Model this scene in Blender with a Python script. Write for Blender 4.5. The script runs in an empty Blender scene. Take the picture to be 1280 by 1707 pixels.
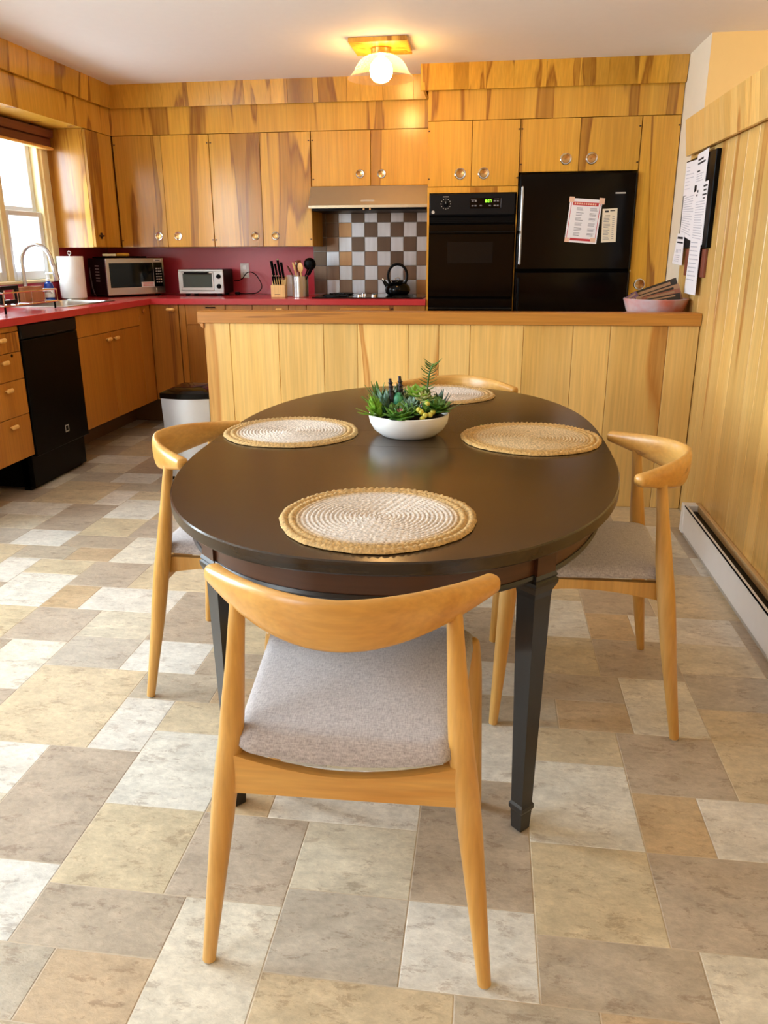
import bpy, bmesh, math, random
from mathutils import Vector, Matrix, noise
random.seed(7)
PI = math.pi
S = bpy.context.scene
COL = S.collection

# ------------------------------------------------------------------ camera
def setup_camera():
    f, pitch, yaw, roll, h = 1308.845, 0.306406, -0.138468, -0.005530, 1.294721
    fw = Vector((math.sin(yaw)*math.cos(pitch), math.cos(yaw)*math.cos(pitch), -math.sin(pitch)))
    r = Vector((math.cos(yaw), -math.sin(yaw), 0)); u = r.cross(fw)
    r2 = math.cos(roll)*r + math.sin(roll)*u
    u2 = -math.sin(roll)*r + math.cos(roll)*u
    cd = bpy.data.cameras.new('camera'); c = bpy.data.objects.new('camera', cd); COL.objects.link(c)
    c.matrix_world = Matrix(((r2.x, u2.x, -fw.x, 0), (r2.y, u2.y, -fw.y, 0), (r2.z, u2.z, -fw.z, h), (0, 0, 0, 1)))
    cd.sensor_fit = 'HORIZONTAL'; cd.sensor_width = 36; cd.lens = 36*f/1280
    cd.shift_x = 10.45/1280; cd.shift_y = -20.64/1280
    cd.clip_start = 0.05; cd.clip_end = 200
    S.camera = c
setup_camera()

# ------------------------------------------------------------------ world, daylight, exposure
S.view_settings.view_transform = 'Standard'; S.view_settings.look = 'None'
S.view_settings.gamma = 1; S.view_settings.use_curve_mapping = False
S.view_settings.exposure = 0.52
W = bpy.data.worlds.new('sky'); S.world = W; W.use_nodes = True
W.node_tree.nodes['Background'].inputs[0].default_value = (0.86, 0.93, 1.0, 1)
W.node_tree.nodes['Background'].inputs[1].default_value = 2.6

def area(name, loc, rot, sx, sy, power, col):
    l = bpy.data.lights.new(name, 'AREA'); l.shape = 'RECTANGLE'; l.size = sx; l.size_y = sy
    l.energy = power; l.color = col
    o = bpy.data.objects.new(name, l); o.location = loc; o.rotation_euler = rot; COL.objects.link(o)
    return o
DAY = (0.75, 0.89, 1.0)
area('daylight_kitchen_window', (-3.36, 5.0, 1.55), (0, -PI/2, 0), 0.95, 1.25, 34, DAY)
area('daylight_dining_window', (-3.36, 2.05, 1.45), (0, -PI/2, 0), 1.4, 1.7, 150, DAY)
area('daylight_near_window', (-3.36, -1.05, 1.45), (0, -PI/2, 0), 1.5, 2.1, 95, (0.84, 0.93, 1.0))
area('added_stair_lamp', (2.9, 3.2, 2.0), (0, PI/2, 0), 0.9, 1.6, 18, (1.0, 0.84, 0.62))  # added warm lamp out of view, brightens the yellow stair wall

# ------------------------------------------------------------------ materials
def lin(c):
    return tuple((x/255/12.92 if x/255 <= 0.04045 else ((x/255+0.055)/1.055)**2.4) for x in c) + (1,)
def new_mat(name):
    m = bpy.data.materials.new(name); m.use_nodes = True
    nt = m.node_tree; b = nt.nodes['Principled BSDF']
    return m, nt, b
def N(nt, t, **kw):
    n = nt.nodes.new(t)
    for k, v in kw.items(): setattr(n, k, v)
    return n
def plain(name, rgb, rough=0.5, metal=0.0, spec=0.5, emit=None, estr=0, bump=0, bscale=200, coat=0, trans=0, vary=0.06):
    m, nt, b = new_mat(name)
    b.inputs['Base Color'].default_value = lin(rgb); b.inputs['Roughness'].default_value = rough
    b.inputs['Metallic'].default_value = metal; b.inputs['Specular IOR Level'].default_value = spec
    b.inputs['Coat Weight'].default_value = coat; b.inputs['Transmission Weight'].default_value = trans
    tc = N(nt, 'ShaderNodeTexCoord')
    nz = N(nt, 'ShaderNodeTexNoise'); nz.inputs['Scale'].default_value = bscale/10; nz.inputs['Detail'].default_value = 3
    nt.links.new(tc.outputs['Object'], nz.inputs['Vector'])
    if vary:
        mx = N(nt, 'ShaderNodeMix', data_type='RGBA', blend_type='MULTIPLY')
        mr = N(nt, 'ShaderNodeMapRange'); mr.inputs[3].default_value = 1-vary; mr.inputs[4].default_value = 1+vary
        nt.links.new(nz.outputs[0], mr.inputs[0])
        cb = N(nt, 'ShaderNodeCombineColor')
        for i in range(3): nt.links.new(mr.outputs[0], cb.inputs[i])
        mx.inputs[0].default_value = 1; mx.inputs[6].default_value = lin(rgb)
        nt.links.new(cb.outputs[0], mx.inputs[7]); nt.links.new(mx.outputs[2], b.inputs['Base Color'])
    if bump:
        n2 = N(nt, 'ShaderNodeTexNoise'); n2.inputs['Scale'].default_value = bscale; n2.inputs['Detail'].default_value = 2
        nt.links.new(tc.outputs['Object'], n2.inputs['Vector'])
        bp = N(nt, 'ShaderNodeBump'); bp.inputs['Strength'].default_value = bump; bp.inputs['Distance'].default_value = 0.002
        nt.links.new(n2.outputs[0], bp.inputs['Height']); nt.links.new(bp.outputs[0], b.inputs['Normal'])
    if emit:
        b.inputs['Emission Color'].default_value = lin(emit); b.inputs['Emission Strength'].default_value = estr
    return m
def wood(name, light, mid, dark, rough=0.3, grain=(7, 7, 0.55), fine=(90, 90, 3), streak=0.6, swidth=0.12, coat=0.0, tonevar=0.25, fineamt=0.10, bump=0.0):
    """plank wood: broad figure, dark heartwood streaks and fine pores, all running along one local axis"""
    m, nt, b = new_mat(name); L = nt.links.new
    tc = N(nt, 'ShaderNodeTexCoord'); oi = N(nt, 'ShaderNodeObjectInfo'); at = N(nt, 'ShaderNodeAttribute'); at.attribute_name = 'tone'
    ad = N(nt, 'ShaderNodeMath', operation='MULTIPLY_ADD'); ad.inputs[1].default_value = 13.7
    L(oi.outputs['Random'], ad.inputs[0])
    tm = N(nt, 'ShaderNodeMath', operation='MULTIPLY'); tm.inputs[1].default_value = 41.3
    L(at.outputs['Fac'], tm.inputs[0]); L(tm.outputs[0], ad.inputs[2])
    va = N(nt, 'ShaderNodeVectorMath', operation='ADD')
    L(tc.outputs['Object'], va.inputs[0]); L(ad.outputs[0], va.inputs[1])
    def nz(scale, detail, dist=0.0):
        mp = N(nt, 'ShaderNodeMapping'); mp.inputs['Scale'].default_value = scale
        L(va.outputs[0], mp.inputs[0])
        n = N(nt, 'ShaderNodeTexNoise'); n.inputs['Scale'].default_value = 1; n.inputs['Detail'].default_value = detail
        n.inputs['Distortion'].default_value = dist
        L(mp.outputs[0], n.inputs['Vector']); return n
    n1 = nz(grain, 3, 0.7); n2 = nz(tuple(g*0.62 for g in grain), 2.5, 1.1); n3 = nz(fine, 2)
    r1 = N(nt, 'ShaderNodeValToRGB'); e = r1.color_ramp.elements
    e[0].position = 0.30; e[0].color = lin(mid); e[1].position = 0.68; e[1].color = lin(light)
    L(n1.outputs[0], r1.inputs[0])
    # heartwood: a soft start, a dark rim, then brown figure with fine lines
    wv = N(nt, 'ShaderNodeMath', operation='MULTIPLY_ADD'); wv.inputs[1].default_value = 0.05; L(n3.outputs[0], wv.inputs[0]); L(n2.outputs[0], wv.inputs[2])
    r2 = N(nt, 'ShaderNodeValToRGB'); e = r2.color_ramp.elements
    e[0].position = streak+0.025; e[0].color = (0, 0, 0, 1); e[1].position = streak+0.025+swidth*0.18; e[1].color = (1, 1, 1, 1)
    q = e.new(streak+0.025+swidth*0.42); q.color = (0.5, 0.5, 0.5, 1); q = e.new(min(0.99, streak+0.025+swidth)); q.color = (0.85, 0.85, 0.85, 1)
    L(wv.outputs[0], r2.inputs[0])
    sm = N(nt, 'ShaderNodeMath', operation='MULTIPLY'); sm.inputs[1].default_value = 0.85; L(r2.outputs[0], sm.inputs[0])
    mx = N(nt, 'ShaderNodeMix', data_type='RGBA'); L(sm.outputs[0], mx.inputs[0]); L(r1.outputs[0], mx.inputs[6]); mx.inputs[7].default_value = lin(dark)
    mr = N(nt, 'ShaderNodeMapRange'); mr.inputs[1].default_value = 0.3; mr.inputs[2].default_value = 0.7
    mr.inputs[3].default_value = 1-fineamt; mr.inputs[4].default_value = 1+fineamt; L(n3.outputs[0], mr.inputs[0])
    tv = N(nt, 'ShaderNodeMath', operation='MULTIPLY_ADD'); tv.inputs[1].default_value = -tonevar; tv.inputs[2].default_value = 1+tonevar*0.4
    L(at.outputs['Fac'], tv.inputs[0])
    mm = N(nt, 'ShaderNodeMath', operation='MULTIPLY'); L(mr.outputs[0], mm.inputs[0]); L(tv.outputs[0], mm.inputs[1])
    sc = N(nt, 'ShaderNodeVectorMath', operation='SCALE'); L(mx.outputs[2], sc.inputs[0]); L(mm.outputs[0], sc.inputs['Scale'])
    L(sc.outputs[0], b.inputs['Base Color'])
    b.inputs['Roughness'].default_value = rough; b.inputs['Coat Weight'].default_value = coat; b.inputs['Coat Roughness'].default_value = 0.15
    if bump:
        bp = N(nt, 'ShaderNodeBump'); bp.inputs['Strength'].default_value = bump; bp.inputs['Distance'].default_value = 0.001
        L(n3.outputs[0], bp.inputs['Height']); L(bp.outputs[0], b.inputs['Normal'])
    return m

M = {}
CABW = dict(light=(218, 164, 62), mid=(206, 148, 48), dark=(136, 78, 20))
M['cab'] = wood('birch_cabinet_wood', CABW['light'], CABW['mid'], CABW['dark'], rough=0.22, streak=0.575, swidth=0.16, tonevar=0.3, coat=0.2)
M['base'] = wood('birch_base_wood_shaded', (182, 120, 42), (166, 102, 30), (124, 68, 18), rough=0.4, streak=0.66)  # cabinet birch made darker: shade of the low fronts put into the colour
M['panel'] = wood('birch_plank_wood', (230, 190, 118), (218, 172, 94), (182, 116, 46), rough=0.3, grain=(6, 6, 0.5), streak=0.62, swidth=0.22)
M['capwood'] = wood('cap_rail_wood', (188, 128, 54), (170, 108, 40), (126, 74, 22), rough=0.35, grain=(0.8, 9, 9), fine=(4, 90, 90), streak=0.62)
M['knobwood'] = wood('pull_wood', (226, 178, 104), (214, 160, 84), (180, 120, 52), rough=0.4, streak=0.7)
M['chair'] = wood('rubberwood', (210, 164, 92), (190, 138, 62), (156, 104, 42), rough=0.34, grain=(9, 9, 2.0), fine=(120, 120, 8), streak=0.68, fineamt=0.08)
M['chairrail'] = wood('rubberwood_lengthwise', (208, 160, 86), (188, 132, 58), (152, 98, 38), rough=0.32, grain=(2.0, 9, 12), fine=(8, 120, 120), streak=0.66, fineamt=0.08)
M['tabletop'] = wood('dark_walnut_stain', (54, 38, 20), (43, 30, 16), (32, 22, 12), rough=0.22, grain=(0.9, 9, 9), fine=(4, 110, 110), streak=0.6, tonevar=0.1, fineamt=0.12)
M['apron'] = wood('apron_stain', (82, 48, 28), (66, 38, 22), (46, 27, 16), rough=0.33, grain=(1.2, 1.2, 9), fine=(5, 5, 110), streak=0.6, tonevar=0.1)
M['tableleg'] = wood('black_brown_stain', (34, 31, 28), (28, 25, 22), (22, 19, 17), rough=0.33, streak=0.7)
M['blind'] = wood('dark_red_blind_wood', (112, 56, 40), (94, 44, 32), (66, 30, 24), rough=0.4, grain=(9, 0.8, 9), fine=(90, 4, 90), streak=0.65)
M['bamboo'] = wood('bamboo', (176, 124, 84), (158, 108, 70), (130, 84, 54), rough=0.5, streak=0.7)
M['block'] = wood('pale_block_wood', (232, 196, 128), (220, 178, 106), (190, 140, 70), rough=0.45, streak=0.72)
M['ceiling'] = plain('ceiling_paint', (240, 234, 228), 0.75, vary=0.02)
M['white_wall'] = plain('cream_wall_paint', (240, 232, 212), 0.7, vary=0.02)
M['yellow_wall'] = plain('yellow_wall_paint', (240, 200, 128), 0.7, vary=0.02)
M['casing'] = plain('pale_yellow_gloss_paint', (240, 224, 176), 0.4, vary=0.03)
M['sash'] = plain('white_vinyl_sash', (226, 232, 238), 0.35, vary=0.02)
M['red'] = plain('red_laminate', (196, 58, 62), 0.22, vary=0.04)
M['redwall'] = plain('red_backsplash_laminate', (200, 60, 76), 0.3, vary=0.05)
M['blackgloss'] = plain('black_gloss_enamel', (5, 5, 6), 0.12, spec=0.22, vary=0)
M['black'] = plain('black_satin', (6, 6, 7), 0.35, spec=0.1, vary=0)
M['blackpanel'] = plain('black_panel', (20, 20, 22), 0.35, spec=0.15, vary=0)
M['darkglass'] = plain('dark_oven_glass', (10, 16, 19), 0.06, spec=0.3, vary=0)
M['steel'] = plain('brushed_steel', (196, 194, 190), 0.28, metal=1, vary=0.05, bump=0.05, bscale=60)
M['steelw'] = plain('hood_steel', (200, 188, 160), 0.34, metal=1, vary=0.03)
M['chrome'] = plain('chrome', (225, 225, 225), 0.12, metal=1, vary=0)
M['faucetmetal'] = plain('satin_faucet_metal', (206, 208, 216), 0.25, metal=0.75, vary=0)
M['silverpaint'] = plain('silver_paint', (196, 196, 192), 0.35, metal=0.3, vary=0)
M['white'] = plain('white_plastic', (236, 234, 230), 0.4, vary=0)
M['heater'] = plain('heater_white_enamel', (236, 236, 238), 0.35, vary=0.03)
M['heaterback'] = plain('heater_tan_back', (206, 170, 120), 0.5, vary=0.05)
M['ceramic'] = plain('white_matte_ceramic', (238, 236, 232), 0.32, vary=0)
M['paper'] = plain('white_paper', (232, 230, 234), 0.8, vary=0.02)
M['creampaper'] = plain('cream_paper', (234, 222, 198), 0.8, vary=0.02)
M['redpaper'] = plain('red_print', (190, 48, 56), 0.7, vary=0.03)
M['ink'] = plain('grey_print', (120, 118, 124), 0.8, vary=0)
M['faintink'] = plain('faint_print', (186, 186, 196), 0.8, vary=0)
M['darkink'] = plain('black_print', (30, 30, 34), 0.8, vary=0)
M['tape'] = plain('pinkish_tape', (226, 186, 160), 0.6, vary=0.03)
M['blueplastic'] = plain('blue_soap_plastic', (24, 62, 150), 0.2, vary=0)
M['brownplate'] = plain('brown_board_back', (126, 66, 46), 0.6, vary=0.05)
M['towel'] = plain('paper_towel', (240, 238, 236), 0.85, vary=0.02, bump=0.3, bscale=90)
M['toe'] = plain('grey_toe_kick_vinyl', (120, 92, 66), 0.6, vary=0.08)
M['green7'] = plain('green_clock_digits', (150, 255, 60), 0.5, emit=(160, 255, 60), estr=2.2, vary=0)
M['soil'] = plain('dark_soil', (36, 28, 20), 0.9, vary=0.2)
M['brass'] = plain('warm_brass', (214, 170, 110), 0.25, metal=1, vary=0)
M['bulb'] = plain('lit_bulb', (255, 255, 255), 0.4, emit=(255, 202, 128), estr=48, vary=0)
M['hinge'] = plain('dark_hinge_metal', (70, 44, 24), 0.5, metal=0.5, vary=0)
M['magdark'] = plain('dark_magazine_cover', (44, 40, 36), 0.3, vary=0.25)
M['magtan'] = plain('tan_magazine_cover', (166, 126, 92), 0.3, vary=0.25)
M['magwhite'] = plain('white_magazine_pages', (222, 216, 210), 0.6, vary=0.05)
M['magpurple'] = plain('plum_magazine_cover', (120, 84, 100), 0.35, vary=0.2)
M['magred'] = plain('brick_magazine_cover', (150, 90, 66), 0.35, vary=0.2)
M['yellowhandle'] = plain('yellow_handle', (214, 156, 44), 0.4, vary=0.05)
M['rubber'] = plain('grey_felt_pad', (180, 172, 160), 0.8, vary=0)

def bowl_mat():
    m, nt, b = new_mat('pink_glazed_bowl'); L = nt.links.new
    tc = N(nt, 'ShaderNodeTexCoord'); nz = N(nt, 'ShaderNodeTexNoise'); nz.inputs['Scale'].default_value = 6; nz.inputs['Detail'].default_value = 4
    L(tc.outputs['Object'], nz.inputs['Vector'])
    r = N(nt, 'ShaderNodeValToRGB'); r.color_ramp.elements[0].position = 0.35; r.color_ramp.elements[0].color = lin((200, 196, 206))
    r.color_ramp.elements[1].position = 0.62; r.color_ramp.elements[1].color = lin((206, 120, 104))
    L(nz.outputs[0], r.inputs[0]); L(r.outputs[0], b.inputs['Base Color']); b.inputs['Roughness'].default_value = 0.25
    return m
M['pinkbowl'] = bowl_mat()

def fabric_mat():
    m, nt, b = new_mat('grey_woven_fabric'); L = nt.links.new
    tc = N(nt, 'ShaderNodeTexCoord')
    outs = []
    for sc in ((700, 90, 200), (90, 700, 200)):
        mp = N(nt, 'ShaderNodeMapping'); mp.inputs['Scale'].default_value = sc; L(tc.outputs['Object'], mp.inputs[0])
        n = N(nt, 'ShaderNodeTexNoise'); n.inputs['Scale'].default_value = 1; n.inputs['Detail'].default_value = 2; L(mp.outputs[0], n.inputs['Vector']); outs.append(n.outputs[0])
    a = N(nt, 'ShaderNodeMath', operation='ADD'); L(outs[0], a.inputs[0]); L(outs[1], a.inputs[1])
    h = N(nt, 'ShaderNodeMath', operation='MULTIPLY'); h.inputs[1].default_value = 0.5; L(a.outputs[0], h.inputs[0])
    r = N(nt, 'ShaderNodeValToRGB'); r.color_ramp.elements[0].position = 0.33; r.color_ramp.elements[0].color = lin((146, 138, 138))
    r.color_ramp.elements[1].position = 0.66; r.color_ramp.elements[1].color = lin((200, 192, 190))
    L(h.outputs[0], r.inputs[0]); L(r.outputs[0], b.inputs['Base Color']); b.inputs['Roughness'].default_value = 0.9
    b.inputs['Sheen Weight'].default_value = 0.25
    bp = N(nt, 'ShaderNodeBump'); bp.inputs['Strength'].default_value = 0.25; bp.inputs['Distance'].default_value = 0.001
    L(h.outputs[0], bp.inputs['Height']); L(bp.outputs[0], b.inputs['Normal'])
    return m
M['fabric'] = fabric_mat()

def jute_mat(core=(226, 212, 198), rim=(202, 164, 106), nm='woven_jute'):
    m, nt, b = new_mat(nm); L = nt.links.new
    tc = N(nt, 'ShaderNodeTexCoord'); ln = N(nt, 'ShaderNodeVectorMath', operation='LENGTH')
    sx = N(nt, 'ShaderNodeSeparateXYZ'); L(tc.outputs['Object'], sx.inputs[0]); cx = N(nt, 'ShaderNodeCombineXYZ')
    L(sx.outputs[0], cx.inputs[0]); L(sx.outputs[1], cx.inputs[1]); L(cx.outputs[0], ln.inputs[0])
    r = N(nt, 'ShaderNodeValToRGB'); e = r.color_ramp.elements
    e[0].position = 0.155; e[0].color = lin(core); e[1].position = 0.178; e[1].color = lin(rim)
    L(ln.outputs['Value'], r.inputs[0])
    n = N(nt, 'ShaderNodeTexNoise'); n.inputs['Scale'].default_value = 170; n.inputs['Detail'].default_value = 3; L(tc.outputs['Object'], n.inputs['Vector'])
    mr = N(nt, 'ShaderNodeMapRange'); mr.inputs[1].default_value = 0.3; mr.inputs[2].default_value = 0.7; mr.inputs[3].default_value = 0.6; mr.inputs[4].default_value = 1.25
    L(n.outputs[0], mr.inputs[0])
    sc = N(nt, 'ShaderNodeVectorMath', operation='SCALE'); L(r.outputs[0], sc.inputs[0]); L(mr.outputs[0], sc.inputs['Scale'])
    L(sc.outputs[0], b.inputs['Base Color']); b.inputs['Roughness'].default_value = 0.9
    bp = N(nt, 'ShaderNodeBump'); bp.inputs['Strength'].default_value = 0.5; bp.inputs['Distance'].default_value = 0.002
    L(n.outputs[0], bp.inputs['Height']); L(bp.outputs[0], b.inputs['Normal'])
    return m
M['jute'] = jute_mat(); M['straw'] = jute_mat((216, 186, 140), (204, 162, 98), 'woven_straw')

def glass_shade():
    m = bpy.data.materials.new('amber_glass_shade'); m.use_nodes = True; nt = m.node_tree; nt.nodes.clear()
    o = N(nt, 'ShaderNodeOutputMaterial'); t = N(nt, 'ShaderNodeBsdfTransparent'); t.inputs[0].default_value = (1, 0.93, 0.78, 1)
    g = N(nt, 'ShaderNodeBsdfGlossy'); g.inputs['Roughness'].default_value = 0.1
    tl = N(nt, 'ShaderNodeBsdfTranslucent'); tl.inputs[0].default_value = (0.95, 0.88, 0.72, 1)
    m1 = N(nt, 'ShaderNodeMixShader'); m1.inputs[0].default_value = 0.12; m2 = N(nt, 'ShaderNodeMixShader'); m2.inputs[0].default_value = 0.28
    nt.links.new(t.outputs[0], m2.inputs[1]); nt.links.new(tl.outputs[0], m2.inputs[2])
    nt.links.new(m2.outputs[0], m1.inputs[1]); nt.links.new(g.outputs[0], m1.inputs[2]); nt.links.new(m1.outputs[0], o.inputs[0])
    return m
M['shade'] = glass_shade()
def pane_mat():
    m = bpy.data.materials.new('clear_window_glass'); m.use_nodes = True; nt = m.node_tree; nt.nodes.clear()
    o = N(nt, 'ShaderNodeOutputMaterial'); t = N(nt, 'ShaderNodeBsdfTransparent'); g = N(nt, 'ShaderNodeBsdfGlossy'); g.inputs['Roughness'].default_value = 0.02
    mx = N(nt, 'ShaderNodeMixShader'); mx.inputs[0].default_value = 0.06
    nt.links.new(t.outputs[0], mx.inputs[1]); nt.links.new(g.outputs[0], mx.inputs[2]); nt.links.new(mx.outputs[0], o.inputs[0])
    return m
M['pane'] = pane_mat()

def tilemetal():
    m, nt, b = new_mat('metal_wall_tiles'); L = nt.links.new
    at = N(nt, 'ShaderNodeAttribute'); at.attribute_name = 'tone'
    r = N(nt, 'ShaderNodeValToRGB'); r.color_ramp.interpolation = 'CONSTANT'; e = r.color_ramp.elements
    cols = [(92, 78, 66), (120, 100, 84), (160, 128, 92), (150, 150, 152), (186, 194, 204)]
    e[0].position = 0; e[0].color = lin(cols[0]); e[1].position = 0.2; e[1].color = lin(cols[1])
    for i in (2, 3, 4):
        q = e.new(i*0.2); q.color = lin(cols[i])
    L(at.outputs['Fac'], r.inputs[0])
    tc = N(nt, 'ShaderNodeTexCoord'); mp = N(nt, 'ShaderNodeMapping'); mp.inputs['Scale'].default_value = (30, 30, 4); L(tc.outputs['Object'], mp.inputs[0])
    n = N(nt, 'ShaderNodeTexNoise'); n.inputs['Scale'].default_value = 1; L(mp.outputs[0], n.inputs['Vector'])
    mr = N(nt, 'ShaderNodeMapRange'); mr.inputs[3].default_value = 0.8; mr.inputs[4].default_value = 1.2; L(n.outputs[0], mr.inputs[0])
    sc = N(nt, 'ShaderNodeVectorMath', operation='SCALE'); L(r.outputs[0], sc.inputs[0]); L(mr.outputs[0], sc.inputs['Scale'])
    L(sc.outputs[0], b.inputs['Base Color']); b.inputs['Metallic'].default_value = 0.75; b.inputs['Roughness'].default_value = 0.3
    return m
M['tiles'] = tilemetal()

TILE_COLS = [(206, 190, 158), (186, 171, 152), (212, 202, 180), (182, 166, 146), (222, 217, 204), (198, 172, 136), (222, 215, 202), (186, 170, 150),
             (208, 190, 158), (222, 216, 204), (206, 190, 160), (186, 174, 154), (194, 170, 138), (220, 212, 194), (184, 169, 148), (220, 216, 206), (190, 180, 164), (176, 166, 150)]
def floor_mat():
    m, nt, b = new_mat('printed_vinyl_tile_floor'); L = nt.links.new
    at = N(nt, 'ShaderNodeAttribute'); at.attribute_name = 'tone'; sd = N(nt, 'ShaderNodeAttribute'); sd.attribute_name = 'seed'
    n = len(TILE_COLS)
    # two ramps of 9 stops each
    def ramp(cols, lo):
        r = N(nt, 'ShaderNodeValToRGB'); r.color_ramp.interpolation = 'CONSTANT'; e = r.color_ramp.elements
        e[0].position = 0; e[0].color = lin(cols[0]); e[1].position = (lo+1)/n if lo == 0 else (lo+1)/n; e[1].color = lin(cols[1])
        for i in range(2, len(cols)):
            q = e.new((lo+i)/n); q.color = lin(cols[i])
        L(at.outputs['Fac'], r.inputs[0]); return r
    ra = ramp(TILE_COLS[:9], 0); rb = ramp(TILE_COLS[9:], 9)
    gt = N(nt, 'ShaderNodeMath', operation='GREATER_THAN'); gt.inputs[1].default_value = 9/n; L(at.outputs['Fac'], gt.inputs[0])
    mx = N(nt, 'ShaderNodeMix', data_type='RGBA'); L(gt.outputs[0], mx.inputs[0]); L(ra.outputs[0], mx.inputs[6]); L(rb.outputs[0], mx.inputs[7])
    tc = N(nt, 'ShaderNodeTexCoord'); sm = N(nt, 'ShaderNodeMath', operation='MULTIPLY'); sm.inputs[1].default_value = 37.0; L(sd.outputs['Fac'], sm.inputs[0])
    va = N(nt, 'ShaderNodeVectorMath', operation='ADD'); L(tc.outputs['Object'], va.inputs[0]); L(sm.outputs[0], va.inputs[1])
    def nz(scale, det, rough=0.6, dist=0.0):
        mp = N(nt, 'ShaderNodeMapping'); mp.inputs['Scale'].default_value = scale; L(va.outputs[0], mp.inputs[0])
        k = N(nt, 'ShaderNodeTexNoise'); k.inputs['Scale'].default_value = 1; k.inputs['Detail'].default_value = det; k.inputs['Roughness'].default_value = rough
        k.inputs['Distortion'].default_value = dist; L(mp.outputs[0], k.inputs['Vector']); return k
    a = nz((9, 14, 9), 5, 0.65, 0.2); c = nz((46, 70, 46), 5, 0.7, 0.3)
    mr = N(nt, 'ShaderNodeMapRange'); mr.inputs[1].default_value = 0.3; mr.inputs[2].default_value = 0.7; mr.inputs[3].default_value = 0.82; mr.inputs[4].default_value = 1.13; L(a.outputs[0], mr.inputs[0])
    mr2 = N(nt, 'ShaderNodeMapRange'); mr2.inputs[1].default_value = 0.3; mr2.inputs[2].default_value = 0.7; mr2.inputs[3].default_value = 0.82; mr2.inputs[4].default_value = 1.12; L(c.outputs[0], mr2.inputs[0])
    pm = N(nt, 'ShaderNodeMath', operation='MULTIPLY'); L(mr.outputs[0], pm.inputs[0]); L(mr2.outputs[0], pm.inputs[1])
    sc = N(nt, 'ShaderNodeVectorMath', operation='SCALE'); L(mx.outputs[2], sc.inputs[0]); L(pm.outputs[0], sc.inputs['Scale'])
    # worn brown flakes
    d = nz((13, 30, 13), 8, 0.8, 0.3); rr = N(nt, 'ShaderNodeValToRGB'); e = rr.color_ramp.elements
    e[0].position = 0.55; e[0].color = (0, 0, 0, 1); e[1].position = 0.60; e[1].color = (1, 1, 1, 1); L(d.outputs[0], rr.inputs[0])
    fm = N(nt, 'ShaderNodeMath', operation='MULTIPLY'); fm.inputs[1].default_value = 0.36; L(rr.outputs[0], fm.inputs[0])
    m2 = N(nt, 'ShaderNodeMix', data_type='RGBA', blend_type='MULTIPLY'); L(fm.outputs[0], m2.inputs[0]); L(sc.outputs[0], m2.inputs[6]); m2.inputs[7].default_value = lin((150, 118, 92))
    L(m2.outputs[2], b.inputs['Base Color']); b.inputs['Roughness'].default_value = 0.29; b.inputs['Specular IOR Level'].default_value = 0.55
    bp = N(nt, 'ShaderNodeBump'); bp.inputs['Strength'].default_value = 0.5; bp.inputs['Distance'].default_value = 0.003
    L(c.outputs[0], bp.inputs['Height']); L(bp.outputs[0], b.inputs['Normal'])
    return m
M['floor'] = floor_mat()
M['grout'] = plain('vinyl_grout', (196, 180, 156), 0.55, vary=0.05)

def leaf(name, rgb, rgb2, rough=0.4):
    m, nt, b = new_mat(name); L = nt.links.new
    tc = N(nt, 'ShaderNodeTexCoord'); n = N(nt, 'ShaderNodeTexNoise'); n.inputs['Scale'].default_value = 60; L(tc.outputs['Object'], n.inputs['Vector'])
    r = N(nt, 'ShaderNodeValToRGB'); r.color_ramp.elements[0].position = 0.35; r.color_ramp.elements[0].color = lin(rgb)
    r.color_ramp.elements[1].position = 0.65; r.color_ramp.elements[1].color = lin(rgb2)
    L(n.outputs[0], r.inputs[0]); L(r.outputs[0], b.inputs['Base Color']); b.inputs['Roughness'].default_value = rough
    return m
M['leaf'] = leaf('green_leaf', (44, 88, 26), (96, 138, 48))
M['leafblue'] = leaf('blue_green_leaf', (88, 128, 112), (140, 170, 152))
M['leafdark'] = leaf('dark_green_leaf', (22, 54, 26), (44, 84, 38))
M['leafbright'] = leaf('bright_green_leaf', (110, 160, 40), (150, 190, 70))
M['leafpale'] = leaf('pale_green_leaf', (150, 164, 96), (196, 196, 140))
M['leafblack'] = leaf('blackish_leaf', (20, 20, 22), (48, 36, 44))
M['berry'] = leaf('yellow_bud', (190, 184, 60), (216, 204, 92))
M['pinkleaf'] = leaf('pink_rosette_heart', (150, 80, 84), (190, 130, 110))

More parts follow.
